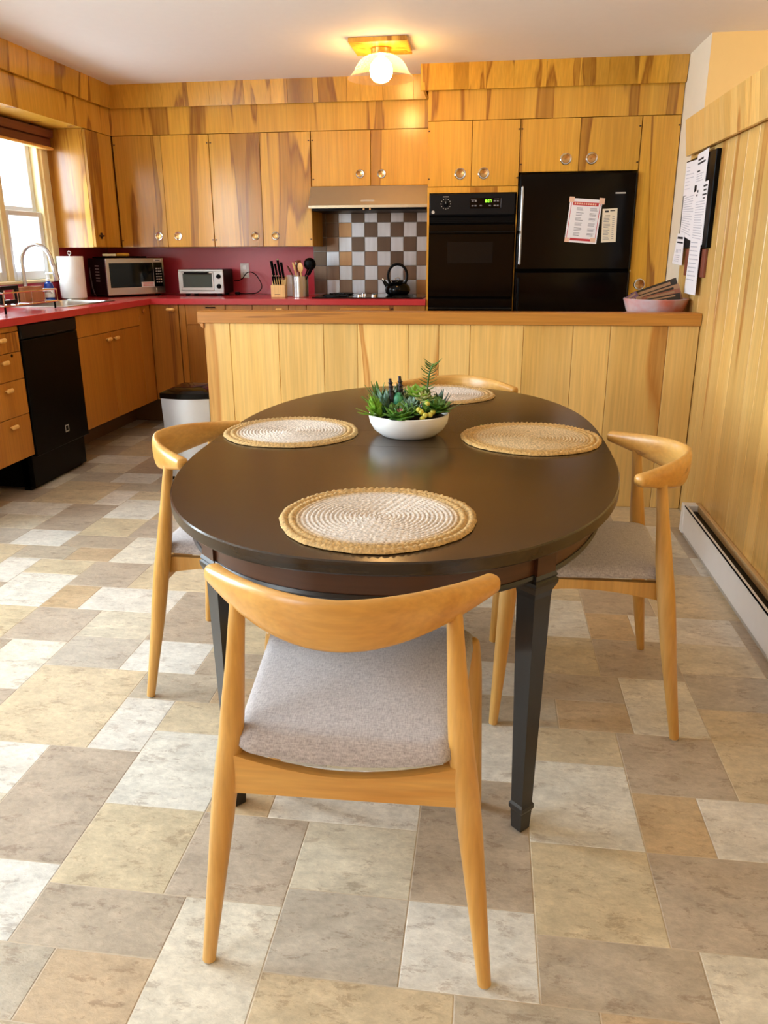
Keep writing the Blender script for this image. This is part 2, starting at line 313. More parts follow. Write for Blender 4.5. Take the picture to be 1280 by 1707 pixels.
# ------------------------------------------------------------------ mesh helpers
ORG = {}
class MB:
    def __init__(s): s.v = []; s.f = []; s.t = []; s.m = []; s.sd = []
    def add(s, vs, fs, tone=0.0, mi=0, seed=0.0):
        o = len(s.v); s.v += [tuple(p) for p in vs]
        for f in fs:
            s.f.append(tuple(i+o for i in f)); s.t.append(tone); s.m.append(mi); s.sd.append(seed)
        return s
    def box(s, x0, x1, y0, y1, z0, z1, b=0.0, tone=0.0, mi=0, M4=None):
        if x0 > x1: x0, x1 = x1, x0
        if y0 > y1: y0, y1 = y1, y0
        if z0 > z1: z0, z1 = z1, z0
        b = min(b, (x1-x0)*0.45, (y1-y0)*0.45, (z1-z0)*0.45)
        lo = (x0, y0, z0); hi = (x1, y1, z1)
        if b <= 0:
            vs = [(x, y, z) for z in (z0, z1) for y in (y0, y1) for x in (x0, x1)]
            fs = [(0, 2, 3, 1), (4, 5, 7, 6), (0, 1, 5, 4), (2, 6, 7, 3), (0, 4, 6, 2), (1, 3, 7, 5)]
        else:
            idx = {}; vs = []
            for sx in (0, 1):
                for sy in (0, 1):
                    for sz in (0, 1):
                        sg = (sx, sy, sz)
                        for a in range(3):
                            p = [(hi[k] if sg[k] else lo[k]) + (0 if k == a else (-b if sg[k] else b)) for k in range(3)]
                            idx[(sg, a)] = len(vs); vs.append(p)
            fs = []
            for a in range(3):
                u, w = (a+1) % 3, (a+2) % 3
                for sa in (0, 1):
                    q = []
                    for su, sw in ((0, 0), (1, 0), (1, 1), (0, 1)):
                        sg = [0, 0, 0]; sg[a] = sa; sg[u] = su; sg[w] = sw; q.append(idx[(tuple(sg), a)])
                    fs.append(tuple(q))
                for su in (0, 1):
                    for sw in (0, 1):
                        s0 = [0, 0, 0]; s0[u] = su; s0[w] = sw; s1 = list(s0); s1[a] = 1
                        s0 = tuple(s0); s1 = tuple(s1)
                        fs.append((idx[(s0, u)], idx[(s1, u)], idx[(s1, w)], idx[(s0, w)]))
            for sx in (0, 1):
                for sy in (0, 1):
                    for sz in (0, 1): fs.append(tuple(idx[((sx, sy, sz), a)] for a in range(3)))
        if M4: vs = [tuple(M4 @ Vector(p)) for p in vs]
        return s.add(vs, fs, tone, mi)
    def loft(s, rings, close=True, cap=True, tone=0.0, mi=0):
        n = len(rings[0]); vs = [p for r in rings for p in r]; fs = []
        for i in range(len(rings)-1):
            for j in range(n if close else n-1):
                k = (j+1) % n; fs.append((i*n+j, i*n+k, (i+1)*n+k, (i+1)*n+j))
        if cap and close:
            fs.append(tuple(range(n))[::-1]); fs.append(tuple((len(rings)-1)*n+j for j in range(n)))
        return s.add(vs, fs, tone, mi)
    def tube(s, path, rad, n=12, tone=0.0, mi=0, flat=1.0, up=None, cap=True):
        P = [Vector(p) for p in path]
        if not hasattr(rad, '__len__'): rad = [rad]*len(P)
        rings = []; ref = Vector(up) if up else None
        for i, p in enumerate(P):
            t = (P[min(i+1, len(P)-1)]-P[max(i-1, 0)]).normalized()
            if ref is None:
                ref = Vector((0, 0, 1)) if abs(t.z) < 0.9 else Vector((1, 0, 0))
            a = (ref - t*ref.dot(t)).normalized(); b = t.cross(a); 
            if not up: ref = a
            rings.append([tuple(p + a*rad[i]*math.cos(2*PI*k/n) + b*rad[i]*flat*math.sin(2*PI*k/n)) for k in range(n)])
        return s.loft(rings, True, cap, tone, mi)
    def lathe(s, prof, c=(0, 0, 0), n=32, tone=0.0, mi=0, axis='z', cap=True):
        rings = []
        for r, z in prof:
            ring = []
            for k in range(n):
                a = 2*PI*k/n; x, y = r*math.cos(a), r*math.sin(a)
                p = {'z': (x, y, z), 'y': (x, z, y), 'x': (z, x, y)}[axis]
                ring.append((c[0]+p[0], c[1]+p[1], c[2]+p[2]))
            rings.append(ring)
        return s.loft(rings, True, cap, tone, mi)
    def sphere(s, c, r, n=16, sc=(1, 1, 1), tone=0.0, mi=0):
        m = max(6, n//2)
        return s.lathe_t([(r*math.sin(PI*i/m) if 0 < i < m else 1e-5, -r*math.cos(PI*i/m)) for i in range(m+1)], c, sc, n, tone, mi)
    def lathe_t(s, prof, c, sc, n, tone, mi):
        rings = [[(c[0]+r*math.cos(2*PI*k/n)*sc[0], c[1]+r*math.sin(2*PI*k/n)*sc[1], c[2]+z*sc[2]) for k in range(n)] for r, z in prof]
        return s.loft(rings, True, True, tone, mi)
    def prism(s, poly, a0, a1, plane='xy', tone=0.0, mi=0):
        def P(u, w, a): return {'xy': (u, w, a), 'xz': (u, a, w), 'yz': (a, u, w)}[plane]
        return s.loft([[P(u, w, a0) for u, w in poly], [P(u, w, a1) for u, w in poly]], True, True, tone, mi)
    def quad(s, a, b, c, d, tone=0, mi=0): return s.add([a, b, c, d], [(0, 1, 2, 3)], tone, mi)
    def build(s, name, mats, parent=None, loc=None, local=False, rot=0.0, smooth=True, ang=32, normals=True):
        o_ = Vector((0, 0, 0))
        if parent is not None and not local: o_ = ORG[parent]
        elif loc is not None and not local: o_ = Vector(loc)
        me = bpy.data.meshes.new(name)
        me.from_pydata([tuple(Vector(p)-o_) for p in s.v], [], s.f)
        mats = mats if isinstance(mats, (list, tuple)) else [mats]
        for m in mats: me.materials.append(M[m] if isinstance(m, str) else m)
        me.polygons.foreach_set('material_index', s.m)
        at = me.attributes.new('tone', 'FLOAT', 'FACE'); at.data.foreach_set('value', s.t)
        if any(s.sd):
            a2 = me.attributes.new('seed', 'FLOAT', 'FACE'); a2.data.foreach_set('value', s.sd)
        if normals:
            bm = bmesh.new(); bm.from_mesh(me); bmesh.ops.recalc_face_normals(bm, faces=bm.faces); bm.to_mesh(me); bm.free()
        if smooth:
            me.polygons.foreach_set('use_smooth', [True]*len(me.polygons)); me.set_sharp_from_angle(angle=math.radians(ang))
        me.update()
        o = bpy.data.objects.new(name, me); COL.objects.link(o)
        if parent is not None: o.parent = parent; ORG[o] = ORG.get(parent, Vector((0, 0, 0)))
        elif loc is not None: o.location = loc; ORG[o] = Vector(loc); o.rotation_euler = (0, 0, rot)
        else: ORG[o] = Vector((0, 0, 0))
        return o

def tag(o, label, cat, group=None):
    o['label'] = label; o['category'] = cat
    if group: o['group'] = group
    return o
def thing(name, label, cat, loc=(0, 0, 0), rot=0.0, group=None):
    o = bpy.data.objects.new(name, None); o.empty_display_size = 0.1; COL.objects.link(o)
    o.location = loc; o.rotation_euler = (0, 0, rot); ORG[o] = Vector(loc)
    return tag(o, label, cat, group)
def struct(o): o['kind'] = 'structure'; return o
def part_label(o, l): o['label'] = l; return o
def dup(root, loc, rot, label, group=None):
    r = root.copy(); COL.objects.link(r); r.location = loc; r.rotation_euler = (0, 0, rot); r['label'] = label
    if group: r['group'] = group
    for ch in list(root.children):
        c = ch.copy(); COL.objects.link(c); c.parent = r
        for g in list(ch.children):
            d = g.copy(); COL.objects.link(d); d.parent = c
    return r
def T(loc, rz=0.0): return Matrix.Translation(loc) @ Matrix.Rotation(rz, 4, 'Z')

# ------------------------------------------------------------------ key planes
XL, YB, YW = -3.11, 6.36, 6.36          # left wall, back wall
ZC = 2.442                              # ceiling
XR = 1.025                              # wainscot face on the right
ZT = 0.970                              # worktop

# ------------------------------------------------------------------ setting
# floor: 20 x 20 unit repeat of rectangular tiles, one face per tile over a grout sheet
U = 0.05165; FX0, FY0 = 0.1287*1.065, 1.1805*1.065
PATTERN = [(0, 0, 5, 5), (5, 0, 10, 5), (10, 1, 15, 5), (15, 1, 20, 9), (0, 5, 5, 11), (5, 5, 8, 9), (8, 5, 15, 9), (5, 9, 10, 14), (10, 9, 17, 17),
           (17, 9, 20, 14), (0, 11, 5, 14), (17, 14, 22, 17), (2, 14, 6, 17), (6, 14, 10, 20), (0, 17, 6, 20), (15, 17, 20, 21), (10, 17, 15, 21)]
def make_floor():
    fx0, fx1, fy0, fy1 = -3.2, 3.0, -2.75, 6.42
    g = MB(); g.box(fx0, fx1, fy0, fy1, -0.06, -0.0008, mi=1)
    n = len(TILE_COLS); gap = 0.0022; b = 0.0012; k = 0
    for i in range(-4, 4):
        for j in range(-5, 6):
            for t, (a0, b0, a1, b1) in enumerate(PATTERN):
                x0 = FX0+(a0+20*i)*U+gap; x1 = FX0+(a1+20*i)*U-gap; y0 = FY0+(b0+20*j)*U+gap; y1 = FY0+(b1+20*j)*U-gap
                x0, x1 = max(x0, fx0), min(x1, fx1); y0, y1 = max(y0, fy0), min(y1, fy1)
                if x1-x0 < 0.01 or y1-y0 < 0.01: continue
                k += 1
                z = 0.0
                vs = [(x0-b, y0-b, -0.0008), (x1+b, y0-b, -0.0008), (x1+b, y1+b, -0.0008), (x0-b, y1+b, -0.0008),
                      (x0, y0, z), (x1, y0, z), (x1, y1, z), (x0, y1, z)]
                g.add(vs, [(4, 5, 6, 7), (0, 1, 5, 4), (1, 2, 6, 5), (2, 3, 7, 6), (3, 0, 4, 7)], tone=(t+0.5)/n, seed=(t+1)*0.37+0.011*k % 1)
    o = g.build('floor', ['floor', 'grout'], smooth=False, normals=False)
    return struct(o)
make_floor()
struct(MB().box(-3.25, 3.0, -2.75, 6.5, ZC, ZC+0.08).build('ceiling', 'ceiling', smooth=False))
# left wall with two window openings
KW = (4.36, 5.585, 1.10, 2.09); DW = (1.10, 2.95, 0.75, 2.15); NW = (-2.1, 0.0, 0.75, 2.15)
def wall_with_holes(name, x0, x1, y0, y1, holes, mat):
    m = MB(); ys = sorted({y0, y1} | {h[0] for h in holes} | {h[1] for h in holes})
    for a, b in zip(ys, ys[1:]):
        h = [q for q in holes if q[0] <= a+1e-6 and q[1] >= b-1e-6]
        if h: m.box(x0, x1, a, b, 0, h[0][2]); m.box(x0, x1, a, b, h[0][3], ZC)
        else: m.box(x0, x1, a, b, 0, ZC)
    return struct(m.build(name, mat, smooth=False))
wall_with_holes('wall_left', XL-0.12, XL, -2.75, 6.36, [KW, DW, NW], 'white_wall')
struct(MB().box(-3.23, 1.30, YW, YW+0.1, 0, ZC).build('wall_back', 'white_wall', smooth=False))
m = MB(); m.box(-3.23, 3.0, -2.75, -2.65, 0, ZC)
struct(m.build('wall_front', 'capwood', smooth=False))
# right: cream pier beside the tall cabinet, yellow wall of the stair, half wall with planks
struct(MB().box(1.172, 1.30, 5.14, YW, 0, ZC).build('wall_right', 'white_wall', smooth=False))
m = MB(); m.box(1.30, 3.0, 5.14, 5.24, 0, ZC); m.quad((1.1722, 5.1395, 0), (1.301, 5.1395, 0), (1.301, 5.1395, ZC), (1.1722, 5.1395, ZC)); struct(m.build('wall_stair', 'yellow_wall', smooth=False))
m = MB(); m.box(2.9, 3.0, -2.75, 2.3, 0, ZC); m.box(2.9, 3.0, 4.1, 5.24, 0, ZC); m.box(2.9, 3.0, 2.3, 4.1, 0, 1.5); m.box(2.9, 3.0, 2.3, 4.1, 2.42, ZC)
struct(m.build('wall_stair_side', 'yellow_wall', smooth=False))
def planks(x0, x1, z0, z1, y, th, widths, axis='x', face=-1, seed=1):
    """tongue and groove boards with bevelled joints, each its own board with its own tone"""
    rnd = random.Random(seed); m = MB(); a = x0; k = 0
    while a < x1-0.005:
        w = widths[k] if k < len(widths) else rnd.uniform(0.1, 0.24)
        k += 1; e = min(a+w, x1); t = rnd.random()
        if axis == 'x': m.box(a+0.0007, e-0.0007, y, y+th, z0, z1, b=0.0025, tone=t)
        else: m.box(y, y+th, a+0.0007, e-0.0007, z0, z1, b=0.0025, tone=t)
        a = e
    return m
m = planks(-2.65, 4.672, 0, 1.93, XR, 0.145, [], 'y', seed=5)
struct(m.build('wall_right_half', 'panel'))
# leaning crown board on the half wall, boards run across it
def crown(name, p0, p1, zt, zb, nrm, top_out, bot_out, seed, mat='panel', th=0.016):
    """a leaning fascia of short boards from p0 to p1 (xy), leaning out along nrm at its top"""
    rnd = random.Random(seed); m = MB(); p0 = Vector(p0); p1 = Vector(p1); d = p1-p0; Lg = d.length; d.normalize(); n = Vector(nrm)
    a = 0
    while a < Lg-0.01:
        w = rnd.uniform(0.09, 0.22); e = min(a+w, Lg); 
        if Lg-e < 0.05: e = Lg
        rings = []
        for s_ in (a+0.0006, e-0.0006):
            q = p0+d*s_; t_ = q+n*top_out; b_ = q+n*bot_out
            rings.append([(b_.x, b_.y, zb), (t_.x, t_.y, zt), (t_.x-n.x*th, t_.y-n.y*th, zt), (b_.x-n.x*th, b_.y-n.y*th, zb)])
        m.loft(rings, tone=rnd.random()); a = e
    return struct(m.build(name, mat))
crown('trim_1', (XR, 4.63), (XR, -2.6), 1.932, 1.757, (-1, 0), 0.055, 0.034, 11)
# bulkheads above the cabinets and the crown boards over them
ZD, ZF = 2.113, 2.290
m = MB(); m.box(-2.804, -0.4425, 5.991, YW, ZD, ZC, tone=0.3); struct(m.build('trim_2', 'cab', smooth=False))
m = MB(); m.box(-0.4425, 1.168, 5.696, YW, ZD, ZC, tone=0.3); struct(m.build('trim_3', 'cab', smooth=False))
m = MB(); m.box(XL+0.001, -2.804, 2.95, YW, ZD, ZC, tone=0.3); struct(m.build('trim_4', 'cab', smooth=False))
crown('trim_5', (-2.775, 5.991), (-0.4425, 5.991), ZC, ZF, (0, -1), 0.05, 0.034, 21, 'cab')
crown('trim_6', (-0.4425-0.05, 5.696), (1.168, 5.696), ZC, ZF, (0, -1), 0.055, 0.034, 22, 'cab')
crown('trim_7', (-0.4425, 5.99), (-0.4425, 5.655), ZC, ZF, (-1, 0), 0.05, 0.034, 23, 'cab')
crown('trim_8', (-2.804, 2.95), (-2.804, 5.965), ZC, ZF, (1, 0), 0.05, 0.034, 24, 'cab')

# kitchen window: casing, two double hung sashes, panes
def window(name, x, y0, y1, z0, z1, sashes, casing='casing', zmid=None):
    m = MB(); cw = 0.14
    m.box(x-0.10, x+0.018, y1-cw, y1, z0, z1, b=0.004); m.box(x-0.10, x+0.018, y0, y0+0.09, z0, z1, b=0.004)
    m.box(x-0.10, x+0.018, y0+0.09, y1-cw, z1-0.05, z1, b=0.004); m.box(x-0.10, x+0.03, y0+0.09, y1-cw, z0, z0+0.02, b=0.004)
    for a, b in zip(sashes, sashes[1:]): m.box(x-0.10, x+0.014, a[1], b[0], z0+0.02, z1-0.05, b=0.004)
    m.box(x-0.012, x+0.03, y1-cw+0.03, y1-cw+0.055, z0+0.02, z1-0.05, b=0.006)
    w = struct(m.build(name, casing))
    zm = zmid or (z0+z1)/2
    for a, b in sashes:
        s_ = MB()
        for (za, zb, xo) in ((z0+0.02, zm+0.03, 0.0), (zm, z1-0.05, -0.035)):
            xx0, xx1 = x-0.03+xo, x-0.002+xo; f = 0.052
            s_.box(xx0, xx1, a, a+f, za, zb, b=0.004); s_.box(xx0, xx1, b-f, b, za, zb, b=0.004)
            s_.box(xx0, xx1, a+f, b-f, za, za+0.06, b=0.004); s_.box(xx0, xx1, a+f, b-f, zb-0.035, zb, b=0.004)
        so = s_.build('sash', 'sash', w)
        p = MB(); p.box(x-0.02, x-0.016, a+0.04, b-0.04, z0+0.06, zm+0.0); p.box(x-0.055, x-0.051, a+0.04, b-0.04, zm+0.04, z1-0.08)
        p.build('pane', 'pane', so, smooth=False)
    return w
window('window_1', XL, KW[0], KW[1], KW[2], KW[3], [(4.45, 4.93), (4.99, 5.445)], zmid=1.535)
window('window_2', XL, DW[0], DW[1], DW[2], DW[3], [(1.19, 1.97), (2.03, 2.81)])
window('window_3', XL, NW[0], NW[1], NW[2], NW[3], [(-2.01, -1.1), (-1.04, -0.14)])
m = MB(); m.box(2.91, 2.97, 2.3, 4.1, 1.5, 1.56); m.box(2.91, 2.97, 2.3, 4.1, 2.36, 2.42); m.box(2.91, 2.97, 2.3, 2.36, 1.56, 2.36); m.box(2.91, 2.97, 4.04, 4.1, 1.56, 2.36)
w4 = struct(m.build('added_stair_window', 'sash')); MB().box(2.93, 2.934, 2.36, 4.04, 1.56, 2.36).build('pane', 'pane', w4, smooth=False)  # made-up frame and pane around the added stair lamp

# ------------------------------------------------------------------ cabinets
def ring_knob(parent, x, y, z, dirn=(0, -1, 0), r=0.032, mat='chrome'):
    """recessed round pull: a bright ring around a dished cup"""
    m = MB(); ax = 'y' if dirn[1] else 'x'; sgn = dirn[1] or dirn[0]
    prof = [(r, 0.002), (r, -0.003*1), (r*0.9, -0.006), (r*0.72, -0.005), (r*0.66, -0.001), (r*0.66, 0.002)]
    prof = [(a, -sgn*b) for a, b in prof]
    m.lathe(prof, (x, y, z), 28, axis=ax)
    k = m.build('knob', mat, parent)
    c = MB(); c.lathe([(0.0005, sgn*0.0015), (r*0.4, sgn*0.001), (r*0.66, sgn*0.003)], (x, y, z), 24, axis=ax)
    return k
def cup(parent, x, y, z, r=0.019, mat='brass'):
    m = MB(); m.lathe([(0.0008, -0.0006), (r*0.6, -0.0015), (r, -0.0035)], (x, y, z), 20, axis='y', cap=False)
    m.box(x-r*0.9, x+r*0.2, y-0.004, y-0.001, z-0.002, z+0.002, b=0.001, M4=None)
    return m.build('cup', mat, parent)
def door(parent, x0, x1, z0, z1, y, tone, th=0.019, hinge=None, knob=None, mat='cab', name='door'):
    m = MB(); m.box(x0+0.0018, x1-0.0018, y, y+th, z0+0.0018, z1-0.0018, b=0.0015, tone=tone)
    d = m.build(name, mat, parent)
    if hinge is not None:
        for zz in (z1-0.06, z0+0.05):
            MB().box(hinge-0.006, hinge+0.006, y-0.003, y, zz-0.004, zz+0.004, b=0.001).build('hinge', 'hinge', d)
    if knob:
        kr = 0.037 if y < 5.8 else 0.031; ring_knob(d, knob[0], y-0.0005, knob[1], r=kr); cup(d, knob[0], y, knob[1], r=kr*0.66)
    return d
YU, YT = 5.991, 5.696
def upper(name, label, x0, x1, z0, z1, y, split, knobs, yb, seed, tones=(0.2, 0.3)):
    t = thing(name, label, 'cabinet', ((x0+x1)/2, (y+yb)/2, z0))
    m = MB(); m.box(x0, x1, y+0.021, yb, z0, z1, tone=0.5); m.build('body', 'cab', t, smooth=False)
    door(t, x0, split, z0, z1, y, tones[0], hinge=x0+0.012, knob=knobs[0])
    door(t, split, x1, z0, z1, y, tones[1], hinge=x1-0.012, knob=knobs[1])
    return t
upper('wall_cabinet', 'two-door birch wall cabinet in the far left corner, right of the dark-lit door', -2.798, -2.062, 1.332, ZD-0.002, YU, -2.427, [(-2.497, 1.411), (-2.345, 1.411)], YW-0.002, 1, (0.75, 0.1))
upper('wall_cabinet', 'two-door birch wall cabinet over the toaster oven and knife block', -2.060, -1.308, 1.332, ZD-0.002, YU, -1.682, [(-1.745, 1.407), (-1.591, 1.407)], YW-0.002, 2, (0.35, 0.15))
upper('wall_cabinet', 'short two-door birch cabinet directly above the steel range hood', -1.304, -0.4445, 1.742, ZD-0.002, YU, -0.873, [(-0.950, 1.823), (-0.794, 1.821)], YW-0.002, 3, (0.3, 0.05))
# left-wall upper cabinet: its plain side faces the window
t = thing('wall_cabinet', 'narrow birch wall cabinet right of the window with sunlit plain side', 'cabinet', (-2.96, 5.79, 1.332))
m = MB(); m.box(XL+0.002, -2.826, 5.588, YW-0.002, 1.332, ZD-0.002, tone=0.15); m.build('body', 'cab', t, smooth=False)
m = MB(); m.box(-2.824, -2.804, 5.588, 5.988, 1.334, ZD-0.004, b=0.0015, tone=0.6); d = m.build('door', 'cab', t)
m = MB(); m.box(-2.804, -2.786, 5.64, 5.70, 1.405, 1.417, b=0.004); m.box(-2.804, -2.79, 5.665, 5.675, 1.39, 1.432, b=0.003); m.build('handle', 'hinge', d)

# tall block: oven cabinet, cupboard over the fridge, pantry
t = thing('oven_cabinet', 'tall birch cabinet framing the black wall oven, two small doors on top', 'cabinet', (-0.14, 6.0, 0))
m = MB(); m.box(-0.4425, -0.4305, 5.716, YW-0.002, 0, 2.111); m.box(0.1575, 0.1625, 5.716, YW-0.002, 0, 2.111); m.box(-0.4305, 0.1575, 5.716, YW-0.002, 1.667, 2.111)
m.box(-0.4305, 0.1575, 6.2, YW-0.002, 0, 1.667); m.box(-0.4305, 0.1575, 5.72, 6.2, 0.0, 0.30)
m.box(-0.4425, 0.1625, YT, 5.716, 1.667, 1.704, tone=0.2, b=0.001); m.box(-0.4425, -0.4285, YT, 5.716, 0.1, 1.667, tone=0.2); m.box(0.1565, 0.1625, YT, 5.716, 0.1, 1.667, tone=0.2)
m.build('body', 'cab', t, smooth=False)
door(t, -0.4425, -0.150, 1.706, 2.111, YT, 0.1, hinge=-0.434, knob=(-0.224, 1.786))
door(t, -0.150, 0.1625, 1.706, 2.111, YT, 0.3, hinge=0.154, knob=(-0.068, 1.786))
t = thing('fridge_cabinet', 'two-door birch cupboard bridging over the black refrigerator', 'cabinet', (0.547, 6.0, 1.787))
m = MB(); m.box(0.1645, 0.929, 5.717, YW-0.002, 1.789, 2.111, tone=0.4); m.build('body', 'cab', t, smooth=False)
door(t, 0.1645, 0.547, 1.787, 2.111, YT, 0.25, hinge=0.174, knob=(0.463, 1.865))
door(t, 0.547, 0.929, 1.787, 2.111, YT, 0.55, hinge=0.918, knob=(0.628, 1.865))
t = thing('pantry_cabinet', 'tall narrow birch pantry door between refrigerator and cream wall', 'cabinet', (1.05, 6.0, 0))
m = MB(); m.box(0.931, 1.168, 5.717, YW-0.002, 0.0, 2.111, tone=0.4); m.build('body', 'cab', t, smooth=False)
door(t, 0.931, 1.168, 0.1, 2.111, YT, 0.2, hinge=1.158, knob=(1.0, 1.072))

# base cabinets, left run (faces at x = XB)
XB = -2.493
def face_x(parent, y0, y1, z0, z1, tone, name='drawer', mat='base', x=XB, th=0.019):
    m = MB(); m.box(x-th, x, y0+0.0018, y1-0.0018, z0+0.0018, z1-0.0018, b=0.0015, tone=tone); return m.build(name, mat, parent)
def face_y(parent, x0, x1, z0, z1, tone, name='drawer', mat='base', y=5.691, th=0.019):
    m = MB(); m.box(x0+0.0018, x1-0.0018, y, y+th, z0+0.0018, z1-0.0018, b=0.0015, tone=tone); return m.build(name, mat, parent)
def pull_x(parent, y, z, L=0.06, x=XB, mat='knobwood'):
    m = MB(); m.box(x, x+0.014, y-L*0.3, y+L*0.3, z-0.004, z+0.004, b=0.002); m.box(x+0.012, x+0.028, y-L/2, y+L/2, z-0.011, z+0.011, b=0.007); return m.build('handle', mat, parent)
def pull_y(parent, x, z, L=0.06, y=5.691, mat='knobwood'):
    m = MB(); m.box(x-L*0.3, x+L*0.3, y-0.014, y, z-0.004, z+0.004, b=0.002); m.box(x-L/2, x+L/2, y-0.028, y-0.012, z-0.011, z+0.011, b=0.007); return m.build('handle', mat, parent)
ZB0, ZB1 = 0.218, 0.928
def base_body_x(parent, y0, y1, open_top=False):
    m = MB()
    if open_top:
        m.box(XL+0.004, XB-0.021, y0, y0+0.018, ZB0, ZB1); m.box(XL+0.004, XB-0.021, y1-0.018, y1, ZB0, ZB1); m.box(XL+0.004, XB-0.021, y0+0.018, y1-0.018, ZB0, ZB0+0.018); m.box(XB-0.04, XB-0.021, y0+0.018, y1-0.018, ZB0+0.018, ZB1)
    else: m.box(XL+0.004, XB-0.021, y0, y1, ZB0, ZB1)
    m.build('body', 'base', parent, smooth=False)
    k = MB(); k.box(XL+0.004, -2.80, y0, y1, 0.0, ZB0); k.build('toe_kick', 'toe', parent, smooth=False)
t = thing('drawer_cabinet', 'birch drawer stack left of the black dishwasher', 'cabinet', (-2.8, 3.6, 0))
base_body_x(t, 3.2, 3.976)
for (z0, z1, zh) in ((0.898, 0.928, None), (0.792, 0.898, 0.865), (0.647, 0.792, 0.750), (0.455, 0.647, 0.605), (0.218, 0.455, 0.411)):
    d = face_x(t, 3.2, 3.976, z0, z1, random.random()*0.5)
    if zh: pull_x(d, 3.80, zh)
    if zh == 0.750:
        kk = MB(); kk.lathe([(0.0005, 0.0015), (0.009, 0.0015), (0.009, -0.001)], (XB, 3.888, 0.777), 16, axis='x'); kk.build('lock', 'black', d)
t = thing('sink_cabinet', 'birch two-door base cabinet under the kitchen sink', 'cabinet', (-2.8, 5.04, 0))
base_body_x(t, 4.590, 5.494, True)
face_x(t, 4.590, 5.494, 0.793, ZB1, 0.15, 'front_panel')
d = face_x(t, 4.590, 5.03, ZB0, 0.793, 0.2, 'door'); pull_x(d, 4.975, 0.750)
d = face_x(t, 5.03, 5.494, ZB0, 0.793, 0.3, 'door'); pull_x(d, 5.085, 0.748)
t = thing('corner_cabinet', 'birch folding corner base cabinet with pale wooden pull', 'cabinet', (-2.7, 5.9, 0))
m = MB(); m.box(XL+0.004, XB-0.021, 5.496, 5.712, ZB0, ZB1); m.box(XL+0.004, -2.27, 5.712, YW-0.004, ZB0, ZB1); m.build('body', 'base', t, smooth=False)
m = MB(); m.box(XL+0.004, -2.80, 5.496, 5.95, 0, ZB0); m.box(-2.80, -2.27, 5.95, YW-0.004, 0, ZB0); m.build('toe_kick', 'toe', t, smooth=False)
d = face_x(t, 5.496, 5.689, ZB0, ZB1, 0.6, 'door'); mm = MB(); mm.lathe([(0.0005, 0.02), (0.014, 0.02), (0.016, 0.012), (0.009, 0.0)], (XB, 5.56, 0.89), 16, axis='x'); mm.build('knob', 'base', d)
d = face_y(t, -2.491, -2.272, ZB0, ZB1, 0.5, 'door'); pull_y(d, -2.326, 0.893, 0.065)
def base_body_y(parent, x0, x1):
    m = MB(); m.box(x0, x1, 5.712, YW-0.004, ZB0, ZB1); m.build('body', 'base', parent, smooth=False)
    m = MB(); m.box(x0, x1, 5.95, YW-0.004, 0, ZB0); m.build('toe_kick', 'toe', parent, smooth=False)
t = thing('base_cabinet', 'birch base cabinet with drawer over door, beyond the trash can', 'cabinet', (-2.09, 6.0, 0))
base_body_y(t, -2.268, -1.912)
face_y(t, -2.268, -2.218, ZB0, ZB1, 0.3, 'filler'); d = face_y(t, -2.218, -1.912, 0.783, ZB1, 0.1); 
mm = MB(); mm.box(-2.06, -1.985, 5.678, 5.691, 0.905, 0.912, b=0.003); part_label(mm.build('handle', 'black', d), 'dark recessed pull')
face_y(t, -2.218, -1.912, ZB0, 0.783, 0.9, 'door')
t = thing('base_cabinet', 'birch base cabinet under the knife block, only its drawer tops showing', 'cabinet', (-1.6, 6.0, 0))
base_body_y(t, -1.910, -1.306)
for x0, x1 in ((-1.910, -1.708), (-1.708, -1.437), (-1.437, -1.306)):
    d = face_y(t, x0, x1, 0.783, ZB1, random.random()*0.5)
    if x0 == -1.708: pull_y(d, -1.503, 0.893, 0.055)
face_y(t, -1.910, -1.306, ZB0, 0.783, 0.4, 'door')
t = thing('base_cabinet', 'birch base cabinet under the cooktop with long wooden drawer bar', 'cabinet', (-0.87, 6.0, 0))
base_body_y(t, -1.304, -0.4445)
d = face_y(t, -1.304, -0.4445, 0.783, ZB1, 0.25)
mm = MB(); mm.box(-1.057, -0.699, 5.672, 5.691, 0.889, 0.909, b=0.006); mm.build('handle', 'capwood', d); MB().box(-0.688, -0.674, 5.684, 5.691, 0.893, 0.909, b=0.003).build('latch', 'hinge', d)
face_y(t, -1.304, -0.4445, ZB0, 0.783, 0.3, 'door')

# worktop: one L-shaped red laminate slab, cut out for the sink
SX0, SX1, SY0, SY1 = -3.03, -2.63, 4.74, 5.40
m = MB(); X0, X1 = XL+0.002, -2.473
m.box(X0, X1, 3.2, SY0, 0.930, ZT, b=0.003); m.box(X0, SX0, SY0, SY1, 0.930, ZT); m.box(SX1, X1, SY0, SY1, 0.930, ZT, b=0.0)
m.box(X0, X1, SY1, 5.671, 0.930, ZT, b=0.0); m.box(X0, -0.4445, 5.671, YW-0.002, 0.930, ZT, b=0.0)
tag(m.build('worktop', 'red', loc=(-2.0, 6.0, 0.93), smooth=False), 'L-shaped red laminate worktop along the window and far wall', 'worktop')
m = MB(); m.box(XL+0.001, XL+0.007, 3.2, 5.586, ZT+0.001, 1.098); m.box(XL+0.001, XL+0.007, 5.586, YW-0.008, ZT+0.001, 1.330)
tag(m.build('backsplash', 'redwall', loc=(XL+0.004, 5, ZT), smooth=False), 'dark red backsplash panel under the window on the left wall', 'backsplash')
m = MB(); m.box(XL+0.008, -1.385, YW-0.007, YW-0.001, ZT+0.001, 1.330)
m.box(-1.72, -1.45, YW-0.016, YW-0.008, ZT+0.001, ZT+0.012)
tag(m.build('backsplash', 'redwall', loc=(-2.2, YW-0.004, ZT), smooth=False), 'red backsplash panel behind the toaster oven and knife block', 'backsplash')
